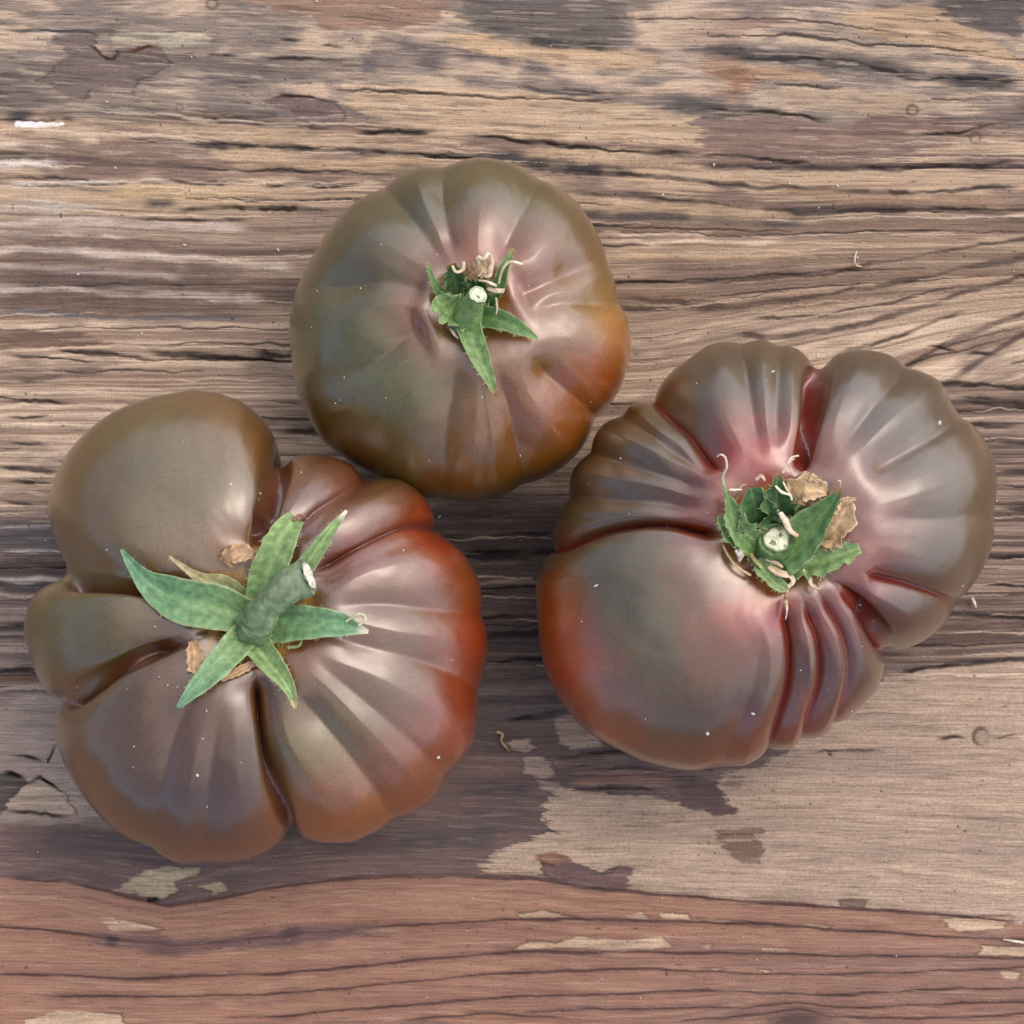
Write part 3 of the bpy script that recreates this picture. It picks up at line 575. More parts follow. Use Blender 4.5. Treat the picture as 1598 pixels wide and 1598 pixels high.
    lum = col.mean(-1, keepdims=True); col = np.clip(lum + (col * np.array([.97, 1.04, .9]) - lum) * 1.32, .004, .8)
    rgba = np.concatenate([np.clip(col * (.82 if seed == 3 else .97), .004, .8), rough[..., None]], -1).reshape(-1, 4)
    V = np.concatenate([V, Vt]); rgba = np.concatenate([rgba, rgba[[0, -1]]])
    a = np.arange(0, NA, 2); nv = NR * NA; l0 = (NR - 1) * NA
    capt = np.stack([np.full(len(a), nv), a, (a + 1) % NA, (a + 2) % NA], 1); capb = np.stack([np.full(len(a), nv + 1), l0 + (a + 2) % NA, l0 + (a + 1) % NA, l0 + a], 1)
    q = np.concatenate([q, capt, capb])
    me = np_mesh('fruit', V, q, rgba); me.materials.append(SKIN)
    return me

def tomato(label, cx, cy, me):
    root = bpy.data.objects.new('heirloom_tomato', None); C.objects.link(root)
    p = pt(cx, cy, 0); root.location = p; root.empty_display_size = .02
    root['label'] = label; root['category'] = 'tomato'; root['group'] = 'heirloom tomatoes on the wooden table'
    bpy.context.view_layer.update()
    ob = add_part('fruit', me, root)
    bvh = BVHTree.FromPolygons([v.co.copy() for v in me.vertices], [tuple(f.vertices) for f in me.polygons])
    return root, bvh
def add_part(name, me, parent):
    ob = bpy.data.objects.new(name, me); C.objects.link(ob); ob.parent = parent
    q = parent; off = Vector((0, 0, 0))
    while q is not None: off += q.location; q = q.parent
    ob.location = -off                     # meshes are written in world coordinates
    return ob

OLV = lin(92, 82, 46, .8); BRO = lin(98, 72, 50, .8); ORG = lin(172, 96, 44, 1); RDD = lin(146, 58, 44, .88); DKB = lin(70, 48, 34, .8); GRN = lin(118, 116, 84, .85)
PNK = lin(140, 84, 70, .85)
me1 = fruit(
    [(300, 613), (345, 617), (385, 632), (415, 658), (432, 690), (438, 716), (444, 722), (470, 712), (510, 715), (545, 722), (578, 742), (600, 743), (635, 752), (665, 775), (686, 805), (698, 838), (730, 870), (752, 910), (762, 955), (765, 1000),
     (760, 1050), (752, 1100), (738, 1150), (715, 1200), (690, 1235), (650, 1275), (600, 1300), (540, 1312), (480, 1310), (454, 1300), (420, 1325), (360, 1345), (290, 1350), (240, 1335), (190, 1305), (140, 1255), (105, 1205), (93, 1160), (93, 1124),
     (101, 1096), (78, 1082), (55, 1040), (42, 1000), (42, 970), (52, 935), (72, 917), (100, 904), (104, 882), (92, 855), (82, 825), (80, 790), (92, 745), (115, 705), (150, 670), (190, 643), (240, 622)],
    (400, 975), (395, 955), 205, 215, 52, 95,
    [([(398, 870), (420, 790), (440, 715)], 58, 95, 8), ([(300, 925), (215, 915), (112, 902)], 46, 80, 7), ([(310, 1000), (250, 1012), (185, 1040), (108, 1096)], 46, 80, 7, (.3, 0)), ([(398, 1050), (410, 1140), (430, 1230), (455, 1302)], 50, 85, 8),
     ([(440, 1060), (510, 1140), (570, 1215), (620, 1290)], 19, 75, 5), ([(470, 900), (560, 850), (640, 815), (695, 820)], 34, 70, 14), ([(500, 948), (600, 940), (680, 948), (765, 955)], 18, 60, 9), ([(440, 840), (490, 790), (560, 745)], 24, 60, 9),
     ([(480, 985), (580, 1010), (690, 1040), (755, 1080)], 13, 60, 14), ([(320, 1060), (270, 1150), (230, 1330)], 12, 70, 20), ([(480, 1020), (600, 1120), (700, 1210)], 12, 60, 14), ([(350, 1080), (330, 1190), (320, 1345)], 9, 60, 16)],
    BRO, [(250, 700, 100, lin(104, 86, 50, .8)), (300, 780, 100, lin(114, 106, 80, .85)), (340, 640, 60, lin(110, 74, 46, .8)), (420, 680, 50, lin(118, 76, 48, .8)), (110, 780, 70, lin(108, 80, 44, .8)), (120, 960, 70, lin(98, 88, 46, .8)), (200, 960, 60, lin(104, 92, 66, .8)),
          (700, 850, 60, RDD * 1.1), (755, 1000, 60, lin(156, 62, 42, .9)), (720, 1120, 70, RDD), (660, 820, 40, RDD), (560, 860, 40, lin(134, 60, 50, .85)), (640, 1230, 80, lin(128, 66, 44, .85)), (540, 1260, 70, lin(146, 86, 50, .85)), (500, 1170, 70, lin(112, 104, 70, .85)),
          (150, 1180, 60, lin(108, 78, 56, .8)), (300, 1300, 120, lin(68, 48, 40, .8)), (280, 1170, 70, lin(98, 70, 58, .8)), (480, 1310, 70, lin(130, 66, 44, .8)), (360, 850, 40, lin(150, 92, 54, .85)), (500, 760, 60, lin(120, 70, 62, .85)), (450, 1000, 50, lin(134, 86, 62, .85)),
          (620, 930, 70, lin(124, 90, 74, .8)), (600, 1070, 90, lin(108, 84, 66, .8)), (350, 1330, 70, lin(104, 60, 46, .8))],
    lin(100, 50, 38, .8), 98, 1)
root1, bvh1 = tomato('large deeply lobed tomato at left with a long green star calyx and thick bent stem', 400, 975, me1)

me2 = fruit(
    [(740, 252), (690, 258), (640, 270), (590, 297), (545, 330), (505, 375), (475, 425), (457, 475), (450, 530), (455, 580), (470, 625), (500, 680), (540, 715), (580, 740), (630, 765), (690, 778), (750, 778), (800, 766), (850, 746), (895, 712), (925, 682),
     (950, 645), (970, 600), (982, 555), (983, 505), (970, 465), (950, 420), (930, 370), (895, 320), (850, 285), (800, 262)],
    (716, 512), (733, 478), 195, 195, 34, 66,
    [([(700, 430), (670, 375), (620, 310), (590, 280)], 16, 65, 6), ([(715, 420), (700, 360), (688, 300), (690, 255)], 16, 60, 6), ([(770, 420), (810, 340), (840, 285)], 14, 65, 14), ([(800, 462), (850, 440), (895, 420), (960, 400)], 16, 60, 5, (.1, .4)),
     ([(670, 455), (620, 438), (575, 436), (460, 450)], 16, 60, 6, (.1, .3)), ([(668, 505), (625, 525), (590, 555), (480, 620)], 19, 75, 9, (.1, .4)), ([(715, 545), (708, 600), (697, 660), (690, 775)], 14, 60, 5), ([(770, 560), (790, 620), (806, 680), (820, 760)], 17, 60, 6),
     ([(820, 550), (860, 585), (895, 615), (945, 660)], 19, 65, 6), ([(810, 490), (880, 470), (975, 470)], 13, 60, 16), ([(740, 555), (760, 650), (765, 770)], 5, 45, 12)],
    lin(88, 74, 42, .8), [(560, 350, 110, lin(84, 74, 46, .8)), (500, 500, 90, lin(82, 70, 36, .8)), (540, 560, 80, lin(100, 98, 64, .8)), (760, 290, 90, lin(84, 74, 44, .8)), (900, 380, 70, lin(98, 76, 42, .8)), (965, 500, 50, lin(166, 112, 40, .9)),
          (960, 590, 60, lin(170, 84, 34, .9)), (900, 660, 80, lin(150, 86, 38, .85)), (780, 740, 90, lin(126, 82, 36, .8)), (640, 740, 90, lin(96, 64, 32, .8)), (520, 690, 70, lin(96, 54, 34, .8)), (480, 600, 60, lin(72, 54, 32, .8)), (640, 630, 80, lin(106, 100, 64, .8)),
          (740, 660, 60, lin(140, 90, 60, .85)), (830, 640, 60, lin(150, 86, 48, .85)), (860, 440, 70, lin(150, 82, 62, .85)), (760, 390, 60, lin(146, 74, 60, .85)), (700, 380, 40, lin(124, 90, 72, .8)), (640, 440, 60, lin(118, 86, 62, .8)), (860, 530, 60, lin(130, 96, 76, .8)), (900, 470, 40, lin(112, 104, 72, .8)),
          (640, 510, 40, lin(136, 86, 50, .85))],
    lin(138, 66, 44, .85), 58, 2, .25)
root2, bvh2 = tomato('smaller round olive brown tomato at top with an orange right flank and short calyx', 716, 512, me2)

me3 = fruit(
    [(1195, 532), (1150, 533), (1100, 545), (1050, 575), (1010, 612), (960, 645), (915, 690), (890, 740), (864, 800), (856, 852), (840, 890), (834, 925), (838, 970), (848, 1030), (870, 1085), (905, 1130), (960, 1165), (1020, 1190), (1080, 1203), (1140, 1200), (1200, 1188),
     (1260, 1165), (1320, 1128), (1360, 1085), (1380, 1045), (1389, 1018), (1402, 1022), (1440, 1005), (1475, 975), (1500, 945), (1530, 890), (1550, 830), (1553, 770), (1543, 710), (1520, 660), (1490, 635), (1465, 600), (1430, 575), (1390, 555), (1340, 550), (1300, 556), (1276, 574), (1250, 548), (1225, 536)],
    (1196, 868), (1215, 845), 205, 210, 42, 100,
    [([(1250, 740), (1262, 680), (1272, 610), (1277, 572)], 52, 85, 9), ([(1130, 740), (1095, 695), (1062, 655), (1010, 612)], 36, 75, 6), ([(1140, 838), (1040, 816), (955, 822), (856, 856)], 46, 80, 6), ([(1120, 800), (1020, 778), (875, 770)], 19, 46, 9), ([(1120, 770), (1030, 735), (930, 705)], 19, 46, 7), ([(1128, 752), (1060, 705), (985, 655)], 14, 40, 7), ([(1125, 820), (1010, 800), (868, 810)], 11, 36, 7),
     ([(1222, 930), (1238, 1010), (1236, 1090), (1205, 1190)], 34, 62, 6), ([(1250, 930), (1282, 1000), (1288, 1080), (1258, 1166)], 30, 52, 6), ([(1275, 920), (1322, 990), (1334, 1060), (1310, 1130)], 22, 46, 7), ([(1300, 905), (1350, 950), (1389, 1020)], 44, 80, 7, (.4, 0)),
     ([(1345, 895), (1420, 915), (1500, 945)], 26, 60, 8), ([(1340, 750), (1400, 710), (1450, 682), (1500, 650)], 18, 75, 5), ([(1310, 710), (1350, 650), (1400, 590)], 15, 60, 9), ([(1190, 720), (1175, 640), (1160, 545)], 13, 45, 10), ([(1216, 715), (1214, 640), (1216, 560)], 13, 40, 9),
     ([(1120, 740), (1080, 700), (1000, 650)], 8, 40, 8), ([(1190, 950), (1180, 1060), (1130, 1195)], 7, 50, 14), ([(1365, 800), (1450, 810), (1550, 800)], 7, 60, 18), ([(1255, 1000), (1262, 1080)], 10, 18, 5)],
    lin(92, 70, 54, .8), [(1200, 600, 90, lin(92, 74, 52, .8)), (1400, 620, 90, lin(86, 70, 54, .8)), (1500, 780, 80, lin(96, 74, 48, .8)), (1000, 660, 70, lin(96, 76, 48, .8)), (900, 790, 60, lin(90, 70, 50, .8)), (860, 970, 60, lin(164, 82, 50, 1)), (890, 1060, 65, lin(176, 78, 54, 1)),
          (960, 1130, 60, lin(156, 78, 56, 1)), (1020, 930, 110, lin(104, 100, 78, .8)), (980, 1060, 60, lin(112, 104, 80, .8)), (1090, 1100, 90, lin(86, 70, 46, .8)), (1120, 1190, 60, lin(128, 66, 56, .85)), (1100, 1030, 50, lin(138, 80, 68, .85)), (1180, 1180, 60, lin(140, 66, 52, .85)), (1270, 1140, 60, lin(120, 58, 50, .85)),
          (1180, 715, 55, lin(182, 62, 52, 1)), (1185, 945, 50, lin(178, 56, 46, 1)), (1110, 820, 40, lin(160, 74, 64, .9)), (1370, 790, 40, lin(112, 62, 52, .8)), (1350, 880, 50, lin(134, 62, 52, .85)), (1320, 950, 50, lin(124, 62, 54, .85)), (1440, 980, 70, lin(86, 58, 48, .8)), (1340, 1060, 60, lin(100, 66, 58, .8)), (1150, 870, 40, lin(112, 76, 52, .8)), (1290, 700, 50, lin(128, 84, 76, .8))],
    lin(138, 48, 42, .85), 100, 3, .3)
root3, bvh3 = tomato('large ribbed brown tomato at right with a withered calyx and pale round cut stem', 1196, 868, me3)

# ------------------------------------------------------------------ calyxes, stalks and withered tips
def leaf_mat(name, rough, bump=.4, sss=0):
    m, Nn, Lk, bs = new_mat(name)
    at = nd(Nn, 'ShaderNodeAttribute', attribute_name='tint'); tc = nd(Nn, 'ShaderNodeTexCoord')
    n1 = nd(Nn, 'ShaderNodeTexNoise'); n1.inputs['Scale'].default_value = 700; n1.inputs['Detail'].default_value = 4
    Lk.new(tc.outputs['Object'], n1.inputs['Vector'])
    r1 = nd(Nn, 'ShaderNodeMapRange'); r1.inputs['From Min'].default_value = .3; r1.inputs['From Max'].default_value = .7; r1.inputs['To Min'].default_value = .72; r1.inputs['To Max'].default_value = 1.28; Lk.new(n1.outputs['Fac'], r1.inputs[0])
    mx = nd(Nn, 'ShaderNodeVectorMath', operation='SCALE'); Lk.new(at.outputs['Color'], mx.inputs[0]); Lk.new(r1.outputs[0], mx.inputs['Scale']); Lk.new(mx.outputs[0], bs.inputs['Base Color'])
    bs.inputs['Roughness'].default_value = rough; bs.inputs['Specular IOR Level'].default_value = .4
    bp = nd(Nn, 'ShaderNodeBump'); bp.inputs['Strength'].default_value = bump; bp.inputs['Distance'].default_value = .0003; Lk.new(n1.outputs['Fac'], bp.inputs['Height']); Lk.new(bp.outputs[0], bs.inputs['Normal'])
    return m
LEAF = leaf_mat('calyx_green', .55); DRY = leaf_mat('dried_calyx', .7, .6); CUT = leaf_mat('cut_stalk', .6)
GR, GRL, GRD, GRE = lin(112, 146, 88), lin(134, 162, 102), lin(66, 100, 54), lin(170, 176, 128)
TEAL = lin(112, 158, 122); TANC, WHT, BRNC = lin(196, 168, 132), lin(222, 208, 186), lin(150, 112, 76)

def at_fruit(bvh, px, py, hh):
    hit = bvh.ray_cast(Vector(_c), Vector(ray(px, py)))
    z = hit[0].z if hit[0] is not None else 0
    return pt(px, py, z + hh * PX)
def curve_pts(bvh, spine, n, absolute=None):
    """spine points (photo x, photo y, height above the skin) -> smooth 3-D points"""
    P = []
    for s_ in spine:
        P.append(np.array(pt(s_[0], s_[1], absolute + s_[2] * PX) if absolute is not None else at_fruit(bvh, *s_)))
    Q = smooth_line(P, 8)
    Q = np.array(Q); d = np.concatenate([[0], np.cumsum(np.linalg.norm(Q[1:] - Q[:-1], axis=1))])
    t = np.linspace(0, d[-1], n)
    return np.stack([np.interp(t, d, Q[:, k]) for k in range(3)], 1)

HAIRS = []
def fuzz(parent):
    V, F = [], []
    for p, s_, r, sg, L in HAIRS:
        s_ = s_ / (np.linalg.norm(s_) + 1e-9); d = s_ * sg + r * .5 + np.array([0, 0, .35 + (sg == 0)]); d /= np.linalg.norm(d)
        b = np.cross(d, [.2, .3, 1.0]); b /= np.linalg.norm(b) + 1e-9; k = len(V); w_ = .34 * PX
        V += [p + b * w_, p - b * w_, p + d * L * PX - b * w_ * .3, p + d * L * PX + b * w_ * .3]; F.append([k, k + 1, k + 2, k + 3])
    HAIRS.clear()
    me = np_mesh('hairs', np.array(V), np.array(F), np.tile(np.array([*lin(160, 182, 132), 1]), (len(V), 1))); me.materials.append(DRY)
    ob = add_part('hairs', me, parent); ob['kind'] = 'stuff'
def ribbon(name, parent, bvh, spine, widths, c0, c1, edge=None, cup=.25, side=None, twist=(0, 0), mat=None, seed=0, thick=1.0, jag=.03, absz=None, vein=None, tip=None):
    n, m = 36, 15
    Q = curve_pts(bvh, spine, n, absz); rs = np.random.RandomState(seed + 500)
    T = np.gradient(Q, axis=0); T /= np.linalg.norm(T, axis=1, keepdims=True)
    wd = np.interp(np.linspace(0, 1, n), np.linspace(0, 1, len(widths)), widths) * PX * .5
    u = np.linspace(-1, 1, m)
    jl = np.interp(np.arange(n), np.arange(0, n + 2, 2), rs.uniform(-1, 1, len(np.arange(0, n + 2, 2)))); jr = np.interp(np.arange(n), np.arange(0, n + 2, 2), rs.uniform(-1, 1, len(np.arange(0, n + 2, 2))))
    edge = np.array(GRE if edge is None else edge)
    V = np.zeros((2, n, m, 3)); col = np.zeros((2, n, m, 4)); up = np.array([0, 0, 1.0])
    for i in range(n):
        f = i / (n - 1)
        if side is not None: S = np.array([side[0], -side[1], side[2] if len(side) > 2 else 0], float); S -= T[i] * (S @ T[i])
        else: S = np.cross(T[i], up)
        S /= np.linalg.norm(S) + 1e-9; Nn = np.cross(S, T[i])
        a = R(twist[0] + (twist[1] - twist[0]) * f); S, Nn = S * math.cos(a) + Nn * math.sin(a), Nn * math.cos(a) - S * math.sin(a)
        for j in range(m):
            k = u[j]; ww = wd[i] * (1 + jag * (jl[i] if k < 0 else jr[i]) * abs(k))
            ridge = -.10 * math.exp(-(k / .13) ** 2)
            und = .05 * math.sin(i * .9 + seed + 3 * k) * abs(k)
            off = (cup * k * k + ridge + und) * wd[i]
            p = Q[i] + S * k * ww + Nn * off
            th_ = thick * PX * (1 - .75 * k * k)
            V[0, i, j] = p + Nn * th_ * .5; V[1, i, j] = p - Nn * th_ * .5
            c = np.array(c0) * (1 - f) + np.array(c1) * f
            vv = .5 + .5 * math.sin(k * 11 + seed); c = c * (.86 + .2 * vv + .16 * rs.uniform(-1, 1))
            c = c * (1 - .25 * math.exp(-((abs(k) - .45) / .18) ** 2))
            if abs(k) > .9: c = c * .35 + edge * .65
            if abs(k) < .01: c = c * .7 + np.array(GRL if vein is None else vein) * .3
            if tip is not None and f > .88: q = (f - .88) / .12; c = c * (1 - q) + np.array(tip) * q
            col[0, i, j, :3] = c; col[1, i, j, :3] = c * .85
    col[..., 3] = 1
    q = grid_quads(n, m); q2 = q[:, ::-1] + n * m; rim = []
    for i in range(n - 1): rim.append([i * m, n * m + i * m, n * m + (i + 1) * m, (i + 1) * m]); b = m - 1; rim.append([(i + 1) * m + b, n * m + (i + 1) * m + b, n * m + i * m + b, i * m + b])
    for j in range(m - 1): rim.append([j + 1, n * m + j + 1, n * m + j, j]); e0 = (n - 1) * m; rim.append([e0 + j, n * m + e0 + j, n * m + e0 + j + 1, e0 + j + 1])
    if mat is None:
        for _ in range(36):
            i = rs.randint(1, n - 1); j = rs.choice([0, m - 1, rs.randint(0, m)]); HAIRS.append((V[0, i, j], V[0, i, 0] - V[0, i, m - 1], rs.uniform(-1, 1, 3), 1 if j == 0 else (-1 if j == m - 1 else 0), rs.uniform(2.5, 6)))
    me = np_mesh(name, V.reshape(-1, 3), np.concatenate([q, q2, np.array(rim)]), col.reshape(-1, 4)); me.materials.append(mat or LEAF)
    return add_part(name, me, parent)

def tube(name, parent, bvh, spine, radii, c0, c1, mat, n=26, k=10, seed=0, absz=None, flat=1.0, cap=True, rough=.12):
    Q = curve_pts(bvh, spine, n, absz); T = np.gradient(Q, axis=0); T /= np.linalg.norm(T, axis=1, keepdims=True) + 1e-12
    rs = np.random.RandomState(seed + 900)
    rd = np.interp(np.linspace(0, 1, n), np.linspace(0, 1, len(radii)), radii) * PX
    ref = np.array([.3, .5, .8]); V = []; col = []
    ridg = rs.uniform(-1, 1, k) * rough
    for i in range(n):
        S = np.cross(T[i], ref); S /= np.linalg.norm(S) + 1e-9; Nn = np.cross(S, T[i]); f = i / (n - 1)
        for j in range(k):
            a = 2 * math.pi * j / k; r = rd[i] * (1 + ridg[j] + rough * .5 * rs.uniform(-1, 1))
            V.append(Q[i] + S * math.cos(a) * r + Nn * math.sin(a) * r * flat)
            c = (np.array(c0) * (1 - f) + np.array(c1) * f) * (1 + .3 * ridg[j] / max(rough, .01) * .5 + .1 * rs.uniform(-1, 1)); col.append([*c, 1])
    V = np.array(V); q = grid_quads(n, k, True)
    if cap:
        nv = len(V); V = np.concatenate([V, Q[[0, -1]]]); col += [col[0], col[-1]]
        a = np.arange(0, k, 2); q = np.concatenate([q, np.stack([np.full(len(a), nv), a + 2 - k * (a + 2 == k) - 0, a + 1, a], 1), np.stack([np.full(len(a), nv + 1), (n - 1) * k + a, (n - 1) * k + a + 1, (n - 1) * k + (a + 2) % k], 1)])
    me = np_mesh(name, V, q, np.clip(col, .004, .9)); me.materials.append(mat)
    return add_part(name, me, parent), Q, T

def cut_face(name, parent, centre, normal, rad, cols, seed):
    """the cut end of a stalk: rings of flesh, pith and vessels, slightly domed and cracked"""
    n, k = 12, 28; rs = np.random.RandomState(seed); nrm = Vector(normal).normalized(); S = nrm.orthogonal().normalized(); U = nrm.cross(S)
    V, col = [], []
    for i in range(n):
        f = i / (n - 1)
        for j in range(k):
            a = 2 * math.pi * j / k; r = rad * PX * f * (1 + .05 * math.sin(3 * a + seed) + .03 * math.sin(7 * a))
            z = (.12 * (1 - f * f) + .06 * rs.uniform(-1, 1)) * rad * PX
            V.append(Vector(centre) + S * math.cos(a) * r + U * math.sin(a) * r + nrm * z)
            c = np.array(cols[0]) if f < .78 else (np.array(cols[1]) if f < .9 else np.array(cols[2]))
            if f < .8 and vnoise(np.array([math.cos(a) * f * 3 + 9]), np.array([math.sin(a) * f * 3 + 9]), 333 + seed)[0] > .74: c = np.array(cols[1]) * .6
            col.append([*(c * rs.uniform(.88, 1.1)), 1])
    me = np_mesh(name, np.array(V), grid_quads(n, k, True), np.clip(col, 0, .9)); me.materials.append(CUT)
    return add_part(name, me, parent)
def hub(parent, bvh, px, py, rad, hh, c, seed):
    """the green disc where sepals and stalk meet"""
    n, k = 9, 30; rs = np.random.RandomState(seed); ctr = at_fruit(bvh, px, py, hh); V, col = [], []
    for i in range(n):
        f = i / (n - 1) + .02
        for j in range(k):
            a = 2 * math.pi * j / k; rr = rad * f * (1 + .22 * math.sin(5 * a + seed) * f + .06 * rs.uniform(-1, 1))
            V.append((ctr.x + math.cos(a) * rr * PX, ctr.y + math.sin(a) * rr * PX, ctr.z + PX * (-8 * f * f + rs.uniform(-.6, .6)))); col.append([*(np.array(c) * rs.uniform(.82, 1.12)), 1])
    me = np_mesh('calyx', np.array(V), grid_quads(n, k, True)[:, ::-1], np.array(col)); me.materials.append(LEAF)
    return add_part('calyx', me, parent)

# --- left tomato: fresh star with a thick bent stalk
cal = hub(root1, bvh1, 396, 972, 50, 12, GRD * 1.25, 1)
def S1(*a, **k): return ribbon('sepal', cal, bvh1, *a, **k)
S1([(392, 968, 16), (345, 950, 22), (285, 938, 16), (235, 912, 18), (205, 880, 26), (189, 857, 34)], [48, 62, 66, 50, 24, 4], GR, TEAL, cup=.35, seed=1)
S1([(400, 960, 16), (412, 920, 24), (428, 870, 24), (446, 830, 24), (462, 808, 26)], [40, 50, 52, 44, 26], GR, GRL, cup=.3, seed=2, jag=.08)
S1([(425, 950, 12), (462, 905, 20), (486, 872, 22), (515, 830, 26), (541, 797, 34)], [24, 26, 26, 17, 4], GR, GRL, cup=.4, seed=3, tip=WHT)
S1([(405, 985, 18), (440, 975, 24), (480, 972, 24), (525, 974, 24), (575, 986, 26)], [40, 52, 46, 34, 5], GR, TEAL, cup=.3, seed=4, tip=WHT)
S1([(388, 985, 16), (362, 1015, 22), (330, 1050, 22), (300, 1080, 24), (276, 1106, 28)], [42, 42, 36, 24, 4], GRL, TEAL, cup=.35, seed=5)
S1([(392, 990, 16), (412, 1020, 22), (434, 1048, 22), (452, 1075, 26), (461, 1106, 30)], [42, 38, 32, 20, 4], GRL, GRL, cup=.35, seed=6, tip=TANC)
S1([(385, 950, 12), (350, 915, 14), (318, 905, 16), (290, 888, 20), (264, 868, 26)], [38, 34, 22, 9, 3], GR, TANC, cup=.3, seed=7, tip=TANC)
tube('dried_tip', cal, bvh1, [(540, 970, 30), (556, 960, 36), (567, 960, 40), (570, 968, 38), (560, 976, 34)], [2, 2.4, 2.6, 2.4, 1.6], GRE, WHT, DRY, n=18, k=7)
tube('dried_tip', cal, bvh1, [(458, 812, 28), (466, 804, 32), (474, 806, 36), (480, 812, 32)], [3, 2.2, 1.6, 1.2], BRNC, lin(120, 90, 70), DRY, n=12, k=7)
tube('dried_tip', cal, bvh1, [(450, 1010, 10), (466, 1008, 14), (470, 996, 20), (462, 990, 20)], [3, 2.5, 2, 1.5], GRE, GRL, DRY, n=14, k=7)
for P, wds, sd in (([(352, 880, 8), (362, 868, 14), (380, 862, 16), (400, 870, 10)], [20, 26, 24, 10], 11), ([(300, 1000, 6), (306, 1020, 12), (304, 1042, 10), (312, 1058, 6)], [14, 24, 22, 8], 12), ([(345, 1062, 5), (370, 1048, 9), (400, 1036, 9), (420, 1036, 5)], [6, 12, 10, 5], 13)):
    ribbon('cork_flake', cal, bvh1, P, wds, lin(190, 150, 110), TANC, edge=TANC, seed=sd, mat=DRY, jag=.35, thick=1.4, vein=TANC)
fuzz(cal)
st, Q, T = tube('stem', root1, bvh1, [(395, 988, 10), (402, 968, 44), (422, 940, 64), (450, 914, 72), (481, 899, 74)], [29, 25, 20, 23, 26], lin(104, 128, 88), lin(140, 158, 122), LEAF, n=34, k=18, seed=3, flat=.8, rough=.13)
cut_face('cut_face', st, Q[-1] + T[-1] * 1.0 * PX, T[-1], 22, (lin(228, 226, 214), lin(196, 200, 176), lin(110, 124, 98)), 5)

# --- top tomato: short calyx, stalk stub seen almost from above
cal = hub(root2, bvh2, 730, 480, 34, 10, GR, 2)
def S2(*a, **k): return ribbon('sepal', cal, bvh2, *a, **k)
S2([(728, 500, 14), (738, 530, 20), (752, 565, 18), (766, 596, 20), (773, 618, 22)], [36, 34, 30, 18, 4], GR, GRL, cup=.4, seed=21, tip=BRNC)
S2([(750, 494, 14), (780, 500, 20), (805, 510, 18), (838, 528, 20)], [34, 30, 22, 5], GRD * 1.3, GR, cup=.35, seed=22)
S2([(740, 492, 16), (712, 488, 26), (692, 476, 36), (682, 462, 44)], [36, 48, 44, 22], GR, GRL, cup=.4, seed=23, jag=.25)
S2([(716, 470, 8), (712, 448, 22), (708, 428, 34), (706, 410, 42)], [40, 42, 34, 12], GRD, GRD * 1.2, cup=.5, seed=24, jag=.25, tip=BRNC)
S2([(700, 478, 8), (684, 452, 22), (672, 428, 30), (668, 408, 38)], [18, 16, 9, 3], GR, GR, cup=.3, seed=25, tip=BRNC)
S2([(758, 476, 8), (776, 450, 24), (786, 420, 34), (802, 388, 46)], [26, 22, 15, 4], GRD * 1.2, GR, cup=.5, seed=26, tip=BRNC)
S2([(742, 462, 6), (744, 440, 24), (745, 420, 34)], [36, 36, 16], GRD * .8, GRD, cup=.5, seed=27, jag=.3)
for P, rd in (([(742, 424, 40), (748, 410, 50), (744, 400, 54), (754, 404, 56), (760, 398, 58), (764, 394, 58)], [3, 4, 3, 4, 3]), ([(764, 394, 58), (768, 404, 56), (766, 418, 50), (762, 430, 46), (752, 428, 46)], [3, 3.2, 5, 6, 4]), ([(706, 414, 44), (712, 424, 46), (722, 420, 48), (724, 408, 48)], [2.4, 3.2, 3, 2]),
              ([(748, 438, 52), (760, 440, 60), (774, 446, 64)], [4, 5, 4]), ([(762, 450, 60), (772, 454, 62), (786, 454, 64)], [4, 5, 4.5]), ([(778, 442, 36), (784, 420, 44), (796, 408, 50), (816, 412, 52)], [2, 2, 3, 3.2]), ([(774, 464, 30), (776, 480, 26), (775, 490, 20)], [2, 2.4, 2]),
              ([(702, 512, 16), (710, 522, 14), (716, 528, 12)], [2, 3, 2])):
    tube('dried_tip', cal, bvh2, P, [r * .85 for r in rd], TANC, WHT, DRY, flat=.5, n=20, k=8, seed=int(P[0][0]), rough=.3)
ribbon('dried_sepal', cal, bvh2, [(730, 432, 38), (742, 424, 46), (752, 418, 50), (760, 426, 50)], [10, 22, 22, 8], BRNC, TANC, edge=WHT, seed=28, mat=DRY, jag=.5, vein=TANC)
fuzz(cal)
st, Q, T = tube('stem', root2, bvh2, [(727, 498, 8), (730, 490, 30), (738, 474, 56), (746, 460, 78)], [26, 20, 15, 13], GR, GRL, LEAF, n=26, k=16, seed=6, rough=.06)
cut_face('cut_face', st, Q[-1] + T[-1] * .8 * PX, T[-1], 12.5, (lin(214, 222, 190), lin(132, 152, 112), lin(196, 204, 176)), 6)

